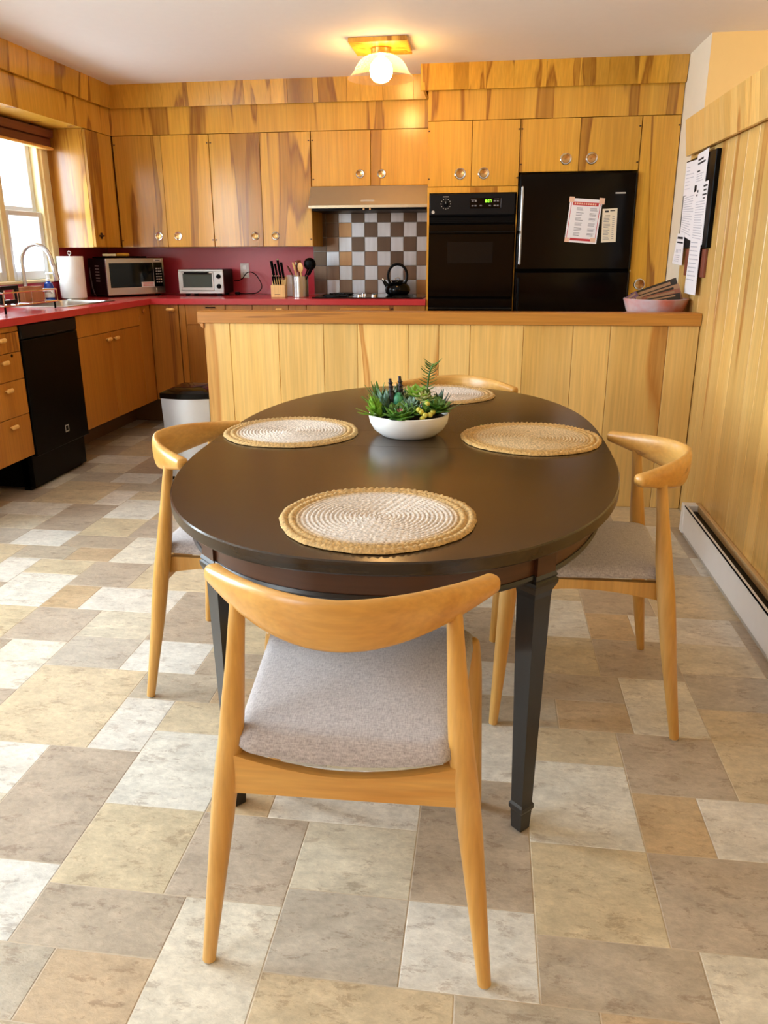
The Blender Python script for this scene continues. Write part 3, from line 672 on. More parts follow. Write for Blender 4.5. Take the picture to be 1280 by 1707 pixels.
# metal tiles behind the cooktop
rows = ['ddLdLdLdL', 'ddtLdLdLd', 'dmLdLdLdL', 'dLtLmLdLm', 'mmLmLmLmL', 'mLmLmLmLt']
tv = {'d': 0.1, 'm': 0.3, 't': 0.5, 's': 0.7, 'L': 0.9}
m = MB()
for r_, row in enumerate(rows):
    for c_, ch in enumerate(row):
        x0 = -1.382 + 0.1015*c_; x1 = min(x0+0.0995, -0.4455); z1 = 1.612-0.1066*r_; z0 = z1-0.1046
        x0b = max(x0, -1.384)
        m.box(x0b, x1, YW-0.008, YW-0.001, max(z0, ZT+0.0015), z1, b=0.002, tone=tv[ch])
m.box(-1.384, -0.4455, YW-0.004, YW-0.0005, ZT+0.0015, 1.735, tone=0.7)
tag(m.build('tile_backsplash', 'tiles', loc=(-0.9, YW-0.004, ZT)), 'checkered steel and bronze tile backsplash behind the cooktop', 'backsplash')

# ------------------------------------------------------------------ peninsula: half wall faced with planks under a cap rail
t = thing('peninsula', 'low plank-faced birch peninsula with wooden cap across the room', 'peninsula', (-0.25, 4.14, 0))
joints = [-1.495, -1.354, -1.09, -0.849, -0.671, -0.405, -0.248, -0.089, 0.178, 0.421, 0.602, 0.875, 1.022]
m = MB(); tn = [0.35, 0.1, 0.45, 0.8, 0.05, 0.3, 0.25, 0.1, 0.6, 0.3, 0.75, 0.5]
for i, (a, b) in enumerate(zip(joints, joints[1:])): m.box(a+0.0007, b-0.0007, 4.084, 4.10, 0, 0.938, b=0.0025, tone=tn[i])
m.build('plank_panel', 'panel', t)
m = MB(); m.box(-1.495, 1.022, 4.10, 4.165, 0, 0.938, tone=0.4); m.box(-1.46, 1.022, 4.165, 4.72, 0.0, 0.905, tone=0.4); m.build('body', 'panel', t, smooth=False)
m = MB(); m.prism([(4.066, 0.940), (4.066, 0.994), (4.070, 0.998), (4.182, 0.998), (4.182, 0.938)], -1.522, 1.0225, 'yz', tone=0.2)
m.build('cap_rail', 'capwood', t, smooth=False)
m = MB(); m.prism([(-1.521, 0.938), (-1.495, 0.938), (-1.495, 0.910), (-1.505, 0.916), (-1.512, 0.93)], 4.075, 4.16, 'xz'); m.build('corbel', 'capwood', t)

# ------------------------------------------------------------------ built-in appliances
# refrigerator
t = thing('refrigerator', 'black bottom-freezer refrigerator with papers stuck on its door', 'refrigerator', (0.546, 6.0, 0))
m = MB(); m.box(0.172, 0.922, 5.74, 6.30, 0.02, 1.775, b=0.004); m.build('body', 'black', t)
m = MB(); m.box(0.170, 0.924, 5.655, 5.736, 1.166, 1.778, b=0.010); d = m.build('door', 'blackgloss', t)
m = MB(); m.box(0.185, 0.200, 5.640, 5.655, 1.20, 1.70, b=0.006); m.build('handle', 'steel', d)
m = MB(); m.box(0.791, 0.856, 5.6535, 5.655, 1.645, 1.654, b=0.0005); part_label(m.build('badge', 'silverpaint', d), 'small silver name strip')
m = MB(); m.box(0.170, 0.924, 5.655, 5.736, 0.10, 1.158, b=0.010); d = m.build('freezer_door', 'blackgloss', t)
m = MB(); m.box(0.185, 0.199, 5.640, 5.655, 0.85, 1.12, b=0.006); m.build('handle', 'black', d)
m = MB(); m.box(0.19, 0.905, 5.70, 5.74, 0.0, 0.095); m.build('toe_grille', 'black', t)
# wall oven
t = thing('wall_oven', 'black built-in wall oven with dial and green clock, left of refrigerator', 'oven', (-0.136, 6.0, 0.32))
m = MB(); m.box(-0.4285, 0.1555, 5.72, 6.19, 0.32, 1.66); m.build('body', 'black', t, smooth=False)
m = MB(); m.box(-0.4275, 0.1545, 5.676, 5.719, 1.520, 1.664, b=0.010); p = m.build('control_panel', 'blackpanel', t)
YO = 5.676
m = MB(); m.lathe([(0.0005, -0.016), (0.013, -0.016), (0.017, -0.012), (0.019, 0)], (-0.315, YO, 1.597), 24, axis='y'); m.box(-0.318, -0.312, YO-0.019, YO-0.015, 1.585, 1.612, b=0.001); dl = m.build('dial', 'black', p)
m = MB()
for k in range(12):
    a = 2*PI*k/12; m.box(-0.003, 0.003, YO-0.0012, YO, 0.030, 0.034, M4=Matrix.Translation((-0.315, 0, 1.597)) @ Matrix.Rotation(a, 4, 'Y'))
m.box(-0.335, -0.296, YO-0.0012, YO, 1.640, 1.644); m.box(-0.3165, -0.3135, YO-0.0202, YO-0.019, 1.598, 1.611); m.build('dial_marks', 'silverpaint', p, smooth=False)
m = MB(); m.box(-0.152, 0.056, YO-0.0015, YO, 1.566, 1.632, b=0.0005); m.build('display_window', 'blackgloss', p)
m = MB(); m.box(0.052, 0.0545, YO-0.0022, YO-0.0014, 1.57, 1.628)
for (x, z) in ((-0.135, 1.612), (-0.115, 1.612), (-0.135, 1.583), (-0.115, 1.583), (0.012, 1.612), (0.032, 1.612), (0.012, 1.583), (0.032, 1.583), (-0.02, 1.583), (-0.08, 1.583)):
    m.box(x-0.007, x+0.007, YO-0.0022, YO-0.0014, z-0.004, z+0.004)
m.box(-0.146, -0.109, YO-0.0022, YO-0.0014, 1.623, 1.626); m.box(0.008, 0.040, YO-0.0022, YO-0.0014, 1.623, 1.626); m.build('button_legends', 'ink', p, smooth=False)
SEG = {'8': 'abcdefg', '0': 'abcdef', '7': 'abc', '1': 'bc', '3': 'abcdg'}
def digit(m, ch, x, z, w, h, y):
    s_ = {'a': (0, w, h-0.002, h), 'g': (0, w, h/2-0.001, h/2+0.001), 'd': (0, w, 0, 0.002), 'f': (0, 0.002, h/2, h), 'b': (w-0.002, w, h/2, h), 'e': (0, 0.002, 0, h/2), 'c': (w-0.002, w, 0, h/2)}
    for q in SEG[ch]:
        a, b, c, d_ = s_[q]; m.box(x+a, x+b, y-0.0024, y-0.0016, z+c, z+d_)
m = MB(); digit(m, '8', -0.051, 1.604, 0.0095, 0.017, YO); digit(m, '0', -0.034, 1.604, 0.0095, 0.017, YO); digit(m, '7', -0.020, 1.604, 0.0095, 0.017, YO)
for zz in (1.608, 1.616): m.box(-0.039, -0.0372, YO-0.0024, YO-0.0016, zz, zz+0.002)
part_label(m.build('clock_digits', 'green7', p, smooth=False), 'lit green clock digits')
m = MB(); m.lathe([(0.0005, -0.002), (0.010, -0.002), (0.011, 0)], (-0.400, YO, 1.545), 20, axis='y'); m.build('badge', 'silverpaint', p)
m = MB(); m.box(-0.425, 0.150, 5.690, 5.719, 1.472, 1.516, b=0.003)
for k in range(3): m.box(-0.41, 0.135, 5.686, 5.690, 1.480+0.011*k, 1.484+0.011*k)
m.build('vent', 'black', t)
m = MB(); m.box(-0.4275, 0.1545, 5.672, 5.719, 0.985, 1.466, b=0.006); d = m.build('door', 'blackgloss', t)
m = MB(); m.box(-0.297, 0.011, 5.6705, 5.672, 1.213, 1.352, b=0.0007); m.build('window', 'darkglass', d)
m = MB(); m.tube([(-0.424, 5.640, 1.413), (0.150, 5.640, 1.413)], 0.010, 12); m.box(-0.420, -0.405, 5.642, 5.672, 1.405, 1.421); m.box(0.131, 0.146, 5.642, 5.672, 1.405, 1.421); m.build('handle', 'blackgloss', d)
m = MB(); m.box(-0.4275, 0.1545, 5.672, 5.719, 0.34, 0.978, b=0.006); d = m.build('lower_door', 'blackgloss', t)
m = MB(); m.tube([(-0.424, 5.640, 0.910), (0.150, 5.640, 0.910)], 0.010, 12); m.box(-0.420, -0.405, 5.642, 5.672, 0.902, 0.918); m.box(0.131, 0.146, 5.642, 5.672, 0.902, 0.918); m.build('handle', 'blackgloss', d)
# dishwasher
t = thing('dishwasher', 'black dishwasher set between the drawers and the sink cabinet', 'dishwasher', (-2.78, 4.283, 0))
m = MB(); m.box(XL+0.01, XB-0.03, 3.986, 4.580, 0.02, 0.926); m.build('body', 'black', t, smooth=False)
m = MB(); m.box(XB-0.028, XB+0.008, 3.984, 4.582, 0.20, 0.845, b=0.004); d = m.build('door', 'black', t)
m = MB()
for q in ((4.309, 4.350, 0.306, 0.312), (4.309, 4.350, 0.270, 0.276), (4.309, 4.315, 0.276, 0.306), (4.344, 4.350, 0.276, 0.306)): m.box(XB+0.008, XB+0.0095, *q)
m.build('badge', 'silverpaint', d, smooth=False)
m = MB(); m.box(XB-0.028, XB+0.010, 3.984, 4.582, 0.850, 0.926, b=0.006); m.box(XB+0.002, XB+0.014, 4.22, 4.40, 0.850, 0.862, b=0.004); m.build('control_panel', 'blackpanel', t)
m = MB(); m.box(XB-0.10, XB-0.06, 3.986, 4.580, 0.0, 0.198); m.build('kick_plate', 'black', t, smooth=False)
# range hood
t = thing('range_hood', 'slanted stainless range hood over the cooktop', 'range hood', (-0.87, 6.1, 1.59))
m = MB(); m.prism([(5.835, 1.588), (5.835, 1.606), (5.93, 1.738), (YW-0.010, 1.738), (YW-0.010, 1.588)], -1.300, -0.4465, 'yz'); m.build('canopy', 'steelw', t, smooth=False)
m = MB(); m.box(-1.28, -0.46, 5.86, 6.33, 1.572, 1.588); m.build('filter_tray', 'black', t, smooth=False)
def on_slope(z): return 5.835+(z-1.606)*(0.095/0.132)
m = MB(); m.loft([[(x, on_slope(z)-0.0015, z) for z in (1.630, 1.643)] + [(x, on_slope(z)+0.0005, z) for z in (1.643, 1.630)] for x in (-0.925, -0.830)]); m.build('badge', 'silverpaint', t, smooth=False)
m = MB(); m.lathe([(0.0005, -0.006), (0.007, -0.006), (0.007, 0)], (-0.905, 5.86, 1.580), 12, axis='y'); m.lathe([(0.0005, -0.006), (0.007, -0.006), (0.007, 0)], (-0.86, 5.86, 1.580), 12, axis='y'); m.build('switch', 'chrome', t)
# cooktop
t = thing('cooktop', 'black glass cooktop set in the red worktop under the hood', 'cooktop', (-0.87, 5.99, ZT))
m = MB(); m.box(-1.275, -0.47, 5.735, 6.25, ZT+0.001, ZT+0.010, b=0.004); m.build('glass_top', 'blackgloss', t)
m = MB()
for x, y, r in ((-1.12, 5.87, 0.09), (-1.12, 6.10, 0.085)):
    m.lathe([(r, ZT+0.010), (r, ZT+0.020), (r-0.012, ZT+0.022), (r-0.014, ZT+0.011)], (x, y, 0), 32, cap=False)
    for k in range(4):
        a = k*PI/2+0.4; m.tube([(x+0.02*math.cos(a), y+0.02*math.sin(a), ZT+0.018), (x+r*1.1*math.cos(a), y+r*1.1*math.sin(a), ZT+0.018)], 0.005, 8)
m.build('burner_grate', 'black', t)
m = MB()
for x, y, r in ((-0.66, 6.10, 0.09), (-0.62, 5.87, 0.08)): m.lathe([(0.001, ZT+0.0105), (r, ZT+0.0105), (r, ZT+0.0112), (0.001, ZT+0.0112)], (x, y, 0), 32)
m.build('burner_ring', 'blackpanel', t)
for x, y in ((-0.935, 5.80), (-0.83, 5.80), (-0.92, 5.90), (-0.84, 5.90)):
    m = MB(); m.lathe([(0.020, ZT+0.010), (0.019, ZT+0.026), (0.012, ZT+0.030), (0.0005, ZT+0.030)], (x, y, 0), 20); m.build('knob', 'chrome', t)

# ------------------------------------------------------------------ worktop things
# kettle
kz = ZT+0.0115; kc = (-0.690, 6.10, kz)
t = thing('kettle', 'round black enamel kettle with loop handle on the cooktop', 'kettle', kc)
m = MB(); m.lathe([(0.001, 0), (0.075, 0), (0.090, 0.012), (0.096, 0.035), (0.090, 0.060), (0.070, 0.082), (0.045, 0.092), (0.044, 0.095)], kc, 36); m.build('body', 'blackgloss', t)
m = MB(); m.lathe([(0.044, 0.095), (0.040, 0.102), (0.022, 0.108), (0.0005, 0.109)], kc, 28); ld = m.build('lid', 'blackgloss', t)
m = MB(); m.tube([(kc[0]+0.022*math.cos(a), kc[1], kz+0.106+0.018*math.sin(a)) for a in [PI*i/10 for i in range(11)]], 0.004, 10); m.build('lid_handle', 'steel', ld)
m = MB(); m.tube([(kc[0]-0.070, kc[1], kz+0.055), (kc[0]-0.095, kc[1]-0.005, kz+0.085), (kc[0]-0.108, kc[1]-0.006, kz+0.108)], [0.020, 0.014, 0.011], 14); sp = m.build('spout', 'blackgloss', t)
m = MB(); m.tube([(kc[0]-0.105, kc[1]-0.006, kz+0.104), (kc[0]-0.114, kc[1]-0.006, kz+0.116)], [0.012, 0.011], 14); m.build('spout_cap', 'chrome', sp)
m = MB(); m.tube([(kc[0]+0.072*math.cos(a), kc[1], kz+0.135+0.085*math.sin(a)) for a in [(-0.28+1.56*i/20)*PI for i in range(21)]], 0.0095, 12); m.build('handle', 'black', t)
# microwave, set across the corner
ml = Vector((-2.84, 5.77, 0.985)); mr_ = Vector((-2.552, 6.166, 0.985)); mang = math.atan2(mr_.y-ml.y, mr_.x-ml.x); mw = (mr_-ml).length; mh = 0.27; mdp = 0.28
t = thing('microwave', 'stainless and black microwave set across the corner, red worktop', 'microwave', tuple(ml), mang)
def LB(parent, name, mat, boxes, b=0.0, label=None):
    m = MB()
    for q in boxes: m.box(*q, b=b)
    o = m.build(name, mat, parent, local=True)
    if label: o['label'] = label
    return o
LB(t, 'body', 'blackpanel', [(0, mw, 0.02, mdp, 0, mh)], 0.005)
d = LB(t, 'door', 'steel', [(0, mw, 0, 0.018, 0, mh)], 0.004)
LB(d, 'window', 'darkglass', [(0.025, mw*0.80, -0.003, 0.001, 0.055, mh-0.035)], 0.001)
LB(t, 'control_panel', 'blackgloss', [(mw*0.81, mw-0.018, -0.003, 0.001, 0.055, mh-0.035)], 0.001)
LB(t, 'keypad', 'silverpaint', [(mw*0.845+0.018*i, mw*0.845+0.012+0.018*i, -0.0045, -0.003, 0.085+0.02*j, 0.094+0.02*j) for i in range(3) for j in range(6)])
LB(t, 'open_button', 'steel', [(mw*0.83, mw-0.02, -0.006, 0, 0.012, 0.044)], 0.002)
LB(d, 'sticker', 'paper', [(mw*0.575, mw*0.80, -0.0045, -0.003, 0.055, 0.092)], 0, 'white notice sticker')
LB(d, 'sticker_print', 'redpaper', [(mw*0.60, mw*0.78, -0.0052, -0.0045, 0.062+0.011*k, 0.066+0.011*k) for k in range(3)])
LB(t, 'label', 'white', [(mw*0.82, mw-0.02, -0.0035, 0, mh-0.028, mh-0.010)], 0, 'white corner label')
LB(t, 'label_print', 'darkink', [(mw*0.85, mw-0.035, -0.0042, -0.0035, mh-0.022, mh-0.016)])
LB(t, 'vent_slots', 'silverpaint', [(-0.0015, 0.001, 0.11, 0.17, 0.10+0.022*k, 0.108+0.022*k) for k in range(6)])
LB(t, 'foot', 'black', [(0.03, 0.06, 0.03, 0.06, -0.014, 0)], 0.002); LB(t, 'foot', 'black', [(mw-0.06, mw-0.03, 0.03, 0.06, -0.014, 0)], 0.002); LB(t, 'foot', 'black', [(0.03, mw-0.03, mdp-0.05, mdp-0.03, -0.014, 0)], 0.002)
m = MB(); m.tube([(-0.006, 0.24, 0.20), (-0.03, 0.20, 0.19), (-0.035, 0.185, 0.13), (-0.03, 0.18, 0.05), (-0.02, 0.17, 0.0)], 0.0035, 8, ); m.build('cord', 'ink', t, local=True)
# tray and yellow-handled knife on the microwave
tb = T(ml, mang)
m = MB(); m.box(0.03, 0.36, 0.02, 0.26, mh+0.001, mh+0.012, b=0.004); o = m.build('baking_tray', 'black', loc=tuple(ml), local=True, rot=mang); tag(o, 'dark flat baking tray lying on top of the microwave', 'tray')
t = thing('bread_knife', 'yellow-handled knife lying on the tray atop the microwave', 'knife', tuple(ml), mang-0.35)
LB(t, 'handle', 'yellowhandle', [(0.10, 0.20, 0.12, 0.14, mh+0.014, mh+0.036)], 0.008); LB(t, 'blade', 'steel', [(-0.08+0.08, 0.10, 0.125, 0.135, mh+0.014, mh+0.034)], 0.002)
# paper towel holder
c = (-2.972, 5.50, ZT)
t = thing('paper_towel_holder', 'upright paper towel roll on a steel stand beside the microwave', 'paper towel holder', c)
m = MB(); m.lathe([(0.001, 0.001), (0.085, 0.001), (0.088, 0.006), (0.085, 0.012), (0.001, 0.014)], c, 32); m.lathe([(0.005, 0.012), (0.005, 0.315), (0.0005, 0.317)], c, 12); m.tube([(c[0]+0.012*math.cos(a), c[1], ZT+0.325+0.012*math.sin(a)) for a in [2*PI*i/12 for i in range(13)]], 0.0035, 8)
m.build('stand', 'steel', t)
m = MB(); m.lathe([(0.019, 0.016), (0.088, 0.016), (0.089, 0.020), (0.089, 0.298), (0.088, 0.302), (0.019, 0.302)], c, 48, cap=False); m.lathe([(0.0893, 0.112), (0.0899, 0.113), (0.0893, 0.114)], c, 48, cap=False); m.build('roll', 'towel', t)
# soap bottle
c = (-3.045, 5.30, ZT)
t = thing('soap_bottle', 'blue dish soap bottle with white pump behind the sink', 'soap bottle', c)
m = MB(); m.lathe([(0.001, 0.001), (0.030, 0.001), (0.032, 0.006), (0.032, 0.10), (0.026, 0.125), (0.013, 0.135), (0.013, 0.14)], c, 24); m.build('bottle', 'blueplastic', t)
m = MB(); m.lathe([(0.015, 0.139), (0.015, 0.155), (0.005, 0.158), (0.005, 0.185), (0.012, 0.186), (0.012, 0.195), (0.0005, 0.196)], c, 16); m.box(c[0], c[0]+0.045, c[1]-0.006, c[1]+0.006, ZT+0.186, ZT+0.195, b=0.002); m.build('pump', 'white', t)
m = MB(); m.lathe([(0.0325, 0.03), (0.0325, 0.08)], c, 24, cap=False); m.build('label', 'white', t)
c = (-3.055, 5.44, ZT)
t = thing('hand_soap', 'small amber hand soap bottle against the paper towel roll', 'soap bottle', c) if False else None
# sink and faucet
t = thing('sink', 'stainless drop-in sink in the red worktop below the window', 'sink', ((SX0+SX1)/2, (SY0+SY1)/2, ZT))
def ringpts(x0, x1, y0, y1, r, z, n=6):
    pts = []
    for cx_, cy_, a0 in ((x1-r, y1-r, 0), (x0+r, y1-r, PI/2), (x0+r, y0+r, PI), (x1-r, y0+r, 1.5*PI)):
        for k in range(n+1):
            a = a0+PI/2*k/n; pts.append((cx_+r*math.cos(a), cy_+r*math.sin(a), z))
    return pts
E_ = 0.018
m = MB(); m.loft([ringpts(SX0-E_, SX1+E_, SY0-E_, SY1+E_, 0.03, ZT+0.001), ringpts(SX0-E_+0.002, SX1+E_-0.002, SY0-E_+0.002, SY1+E_-0.002, 0.03, ZT+0.006), ringpts(SX0+0.02, SX1-0.02, SY0+0.02, SY1-0.02, 0.05, ZT+0.005),
                  ringpts(SX0+0.024, SX1-0.024, SY0+0.024, SY1-0.024, 0.05, ZT-0.01), ringpts(SX0+0.03, SX1-0.03, SY0+0.03, SY1-0.03, 0.06, ZT-0.15), ringpts(SX0+0.06, SX1-0.06, SY0+0.06, SY1-0.06, 0.06, ZT-0.17)], cap=False)
n_ = len(ringpts(0, 1, 0, 1, .1, 0)); m.f.append(tuple(range(5*n_, 6*n_))); m.t.append(0); m.m.append(0); m.sd.append(0)
m.build('basin', 'steel', t, normals=True)
m = MB(); m.lathe([(0.001, ZT-0.167), (0.035, ZT-0.167), (0.04, ZT-0.169)], ((SX0+SX1)/2, (SY0+SY1)/2, 0), 20); m.build('drain', 'chrome', t)
c = (-3.076, 5.06, ZT)
t = thing('faucet', 'chrome gooseneck pull-down faucet in front of the window', 'faucet', c)
m = MB(); m.lathe([(0.023, 0.0005), (0.023, 0.010), (0.020, 0.016), (0.018, 0.09), (0.013, 0.12), (0.012, 0.125)], c, 24); m.build('base', 'faucetmetal', t)
A = [(c[0], c[1], ZT+0.12), (c[0], c[1], ZT+0.26)] + [(c[0]+0.092-0.092*math.cos(PI*i/14), c[1]+0.05*i/14, ZT+0.275+0.105*math.sin(PI*i/14)) for i in range(15)] + [(c[0]+0.190, c[1]+0.055, ZT+0.24)]
m = MB(); m.tube(A, 0.0135, 14); m.build('gooseneck', 'faucetmetal', t)
m = MB(); m.tube([(c[0]+0.190, c[1]+0.055, ZT+0.245), (c[0]+0.197, c[1]+0.058, ZT+0.18), (c[0]+0.201, c[1]+0.06, ZT+0.15)], [0.0145, 0.019, 0.018], 16); m.build('spray_head', 'faucetmetal', t)
m = MB(); m.tube([(c[0], c[1]+0.015, ZT+0.07), (c[0]+0.01, c[1]+0.10, ZT+0.085)], [0.007, 0.005], 10); m.build('lever', 'chrome', t)
c = (-3.078, 5.235, ZT)
t = thing('soap_dispenser', 'short chrome lever dispenser at the back of the sink', 'soap dispenser', c)
m = MB(); m.lathe([(0.016, 0.0005), (0.016, 0.008), (0.011, 0.012), (0.011, 0.065), (0.014, 0.068), (0.014, 0.08), (0.0005, 0.082)], c, 20); m.build('post', 'chrome', t)
m = MB(); m.tube([(c[0], c[1], ZT+0.074), (c[0]+0.075, c[1]+0.01, ZT+0.070), (c[0]+0.085, c[1]+0.01, ZT+0.062)], 0.006, 10); m.build('nozzle', 'chrome', t)
# dish rack with things in it
rx0, rx1, ry0, ry1 = -3.03, -2.63, 4.10, 4.66; rz = ZT
t = thing('dish_rack', 'chrome wire dish rack beside the sink', 'dish rack', ((rx0+rx1)/2, (ry0+ry1)/2, rz))
m = MB()
def loop(z, g=0.0): return [(rx0-g, ry0-g, z), (rx1+g, ry0-g, z), (rx1+g, ry1+g, z), (rx0-g, ry1+g, z), (rx0-g, ry0-g, z)]
for z in (rz+0.045, rz+0.115): m.tube(loop(z), 0.004, 8)
for k in range(9):
    y = ry0+(ry1-ry0)*k/8; m.tube([(rx0, y, rz+0.045), (rx1, y, rz+0.045)], 0.0025, 6)
    m.tube([(rx0+0.05, y, rz+0.045), (rx0+0.05, y, rz+0.11)], 0.0025, 6)
for x in (rx0, rx1):
    for k in range(5):
        y = ry0+(ry1-ry0)*k/4; m.tube([(x, y, rz+0.045), (x, y, rz+0.115)], 0.003, 6)
m.build('wire_frame', 'chrome', t)
for x in (rx0+0.01, rx1-0.01):
    for y in (ry0+0.02, ry1-0.02):
        m = MB(); m.tube([(x, y, rz+0.002), (x, y, rz+0.045)], 0.006, 8); m.build('foot', 'black', t)
m = MB(); m.box(rx0-0.01, rx1+0.012, ry0-0.01, ry1+0.01, rz+0.030, rz+0.038, b=0.003); m.build('drip_tray', 'white', t) if False else None
m = MB(); z0 = rz+0.049; m.box(-2.78, -2.70, 4.43, 4.63, z0, z0+0.006); 
for q in ((-2.78, -2.774, 4.43, 4.63), (-2.706, -2.70, 4.43, 4.63), (-2.774, -2.706, 4.43, 4.436), (-2.774, -2.706, 4.624, 4.63)): m.box(*q, z0+0.006, z0+0.085, b=0.002)
tag(m.build('utensil_caddy', 'bamboo', loc=(-2.74, 4.53, z0)), 'brown bamboo utensil caddy standing in the dish rack', 'caddy')
m = MB(); q = T((-2.70, 4.27, z0), 0.0)
for bx in ((-0.008, 0.008, -0.09, 0.09, 0, 0.022), (-0.008, 0.008, -0.09, 0.09, 0.078, 0.10), (-0.008, 0.008, -0.09, -0.062, 0.022, 0.078), (-0.008, 0.008, 0.062, 0.09, 0.022, 0.078)): m.box(*bx, b=0.002, M4=q)
tag(m.build('grater', 'blackpanel', loc=(-2.70, 4.27, z0)), 'dark framed grater leaning at the left of the dish rack', 'grater')
for k in range(4):
    cy_ = 4.18+0.105*k; m = MB(); m.lathe([(0.018, 0), (0.026, 0.055), (0.0275, 0.06), (0.025, 0.06), (0.017, 0.004), (0.0005, 0.004)], (-2.90, cy_, z0+0.002), 20)
    tag(m.build('cup', 'white', loc=(-2.90, cy_, z0)), ['white cup at the left end of the dish rack', 'white cup second from the left in the dish rack', 'white cup third from the left in the dish rack', 'white cup in the dish rack nearest the faucet'][k], 'cup', 'white cups in the dish rack')
# toaster oven
tx0, tx1, ty0, ty1, tz0, tz1 = -2.392, -2.035, 6.05, 6.30, 0.988, 1.168
t = thing('toaster_oven', 'silver countertop toaster oven with glass door and two black knobs', 'toaster oven', ((tx0+tx1)/2, 6.17, ZT))
m = MB(); m.box(tx0, tx1, ty0+0.014, ty1, tz0, tz1, b=0.006); m.build('body', 'black', t)
m = MB(); xs = tx0+0.27
m.box(tx0, tx1, ty0, ty0+0.014, tz1-0.016, tz1, b=0.003); m.box(tx0, tx1, ty0, ty0+0.014, tz0, tz0+0.022, b=0.003); m.box(tx0, tx0+0.022, ty0, ty0+0.014, tz0+0.022, tz1-0.016); m.box(xs+0.012, tx1, ty0, ty0+0.014, tz0+0.022, tz1-0.016); m.build('face_frame', 'silverpaint', t)
m = MB(); m.box(tx0+0.024, xs+0.010, ty0-0.003, ty0+0.010, tz0+0.024, tz0+0.046, b=0.002); m.box(tx0+0.024, xs+0.010, ty0-0.003, ty0+0.010, tz1-0.030, tz1-0.018, b=0.002); m.box(tx0+0.024, tx0+0.034, ty0-0.003, ty0+0.010, tz0+0.046, tz1-0.030); m.box(xs, xs+0.010, ty0-0.003, ty0+0.010, tz0+0.046, tz1-0.030); d = m.build('door', 'silverpaint', t)
m = MB(); m.box(tx0+0.034, xs, ty0+0.002, ty0+0.006, tz0+0.046, tz1-0.030); m.build('glass', plain('toaster_glass', (74, 88, 82), 0.08, vary=0.1), d, smooth=False)
m = MB(); m.tube([(tx0+0.055, ty0-0.022, tz1-0.026), (xs-0.025, ty0-0.022, tz1-0.026)], 0.007, 10); m.box(tx0+0.055, tx0+0.065, ty0-0.022, ty0, tz1-0.032, tz1-0.020); m.box(xs-0.035, xs-0.025, ty0-0.022, ty0, tz1-0.032, tz1-0.020); m.build('handle', 'black', d)
for zz in (tz0+0.055, tz0+0.128):
    m = MB(); m.lathe([(0.0005, -0.020), (0.013, -0.020), (0.016, -0.014), (0.018, 0)], (tx1-0.035, ty0, zz), 20, axis='y'); m.box(tx1-0.038, tx1-0.032, ty0-0.024, ty0-0.018, zz-0.014, zz+0.014, b=0.001); m.build('knob', 'black', t)
for xx in (tx0+0.04, tx1-0.06):
    m = MB(); m.box(xx, xx+0.03, ty0+0.02, ty0+0.05, ZT+0.001, tz0, b=0.002); m.build('foot', 'black', t)
    m = MB(); m.box(xx, xx+0.03, ty1-0.05, ty1-0.02, ZT+0.001, tz0, b=0.002); m.build('foot', 'black', t)
# outlet and cord
t = thing('outlet', 'white wall outlet plate on the red backsplash', 'outlet', (-1.95, YW-0.008, 1.152))
m = MB(); m.box(-1.986, -1.914, YW-0.0125, YW-0.0075, 1.095, 1.208, b=0.002); m.build('plate', 'white', t)
m = MB()
for zz in (1.127, 1.177): m.box(-1.965, -1.935, YW-0.0145, YW-0.0125, zz-0.017, zz+0.017, b=0.003)
m.build('receptacle', 'silverpaint', t)
yy = 6.30
pts = [(-2.03, 6.31, 1.075), (-1.99, yy, 1.078), (-1.955, yy, 1.095), (-1.925, yy-0.01, 1.130), (-1.885, yy-0.02, 1.143), (-1.845, yy-0.02, 1.125), (-1.815, yy-0.02, 1.085), (-1.795, yy-0.03, 1.045), (-1.80, yy-0.04, 1.010), (-1.84, yy-0.05, ZT+0.012), (-1.90, yy-0.06, ZT+0.008), (-1.97, yy-0.06, ZT+0.008)]
def smooth_path(P, n=6):
    P = [Vector(p) for p in P]; out = []
    for i in range(len(P)-1):
        a, b, c_, d_ = P[max(i-1, 0)], P[i], P[i+1], P[min(i+2, len(P)-1)]
        for k in range(n):
            s_ = k/n; out.append(tuple(0.5*((2*b)+(c_-a)*s_+(2*a-5*b+4*c_-d_)*s_*s_+(3*b-a-3*c_+d_)*s_**3)))
    out.append(tuple(P[-1])); return out
t = thing('power_cord', 'black looping power cord with plug right of the toaster oven', 'cord', (-1.92, 6.27, ZT))
m = MB(); m.tube(smooth_path(pts), 0.0038, 8); m.build('cable', 'black', t)
m = MB(); m.box(-2.005, -1.965, 6.225, 6.255, ZT+0.001, ZT+0.022, b=0.005); m.build('plug', 'black', t)
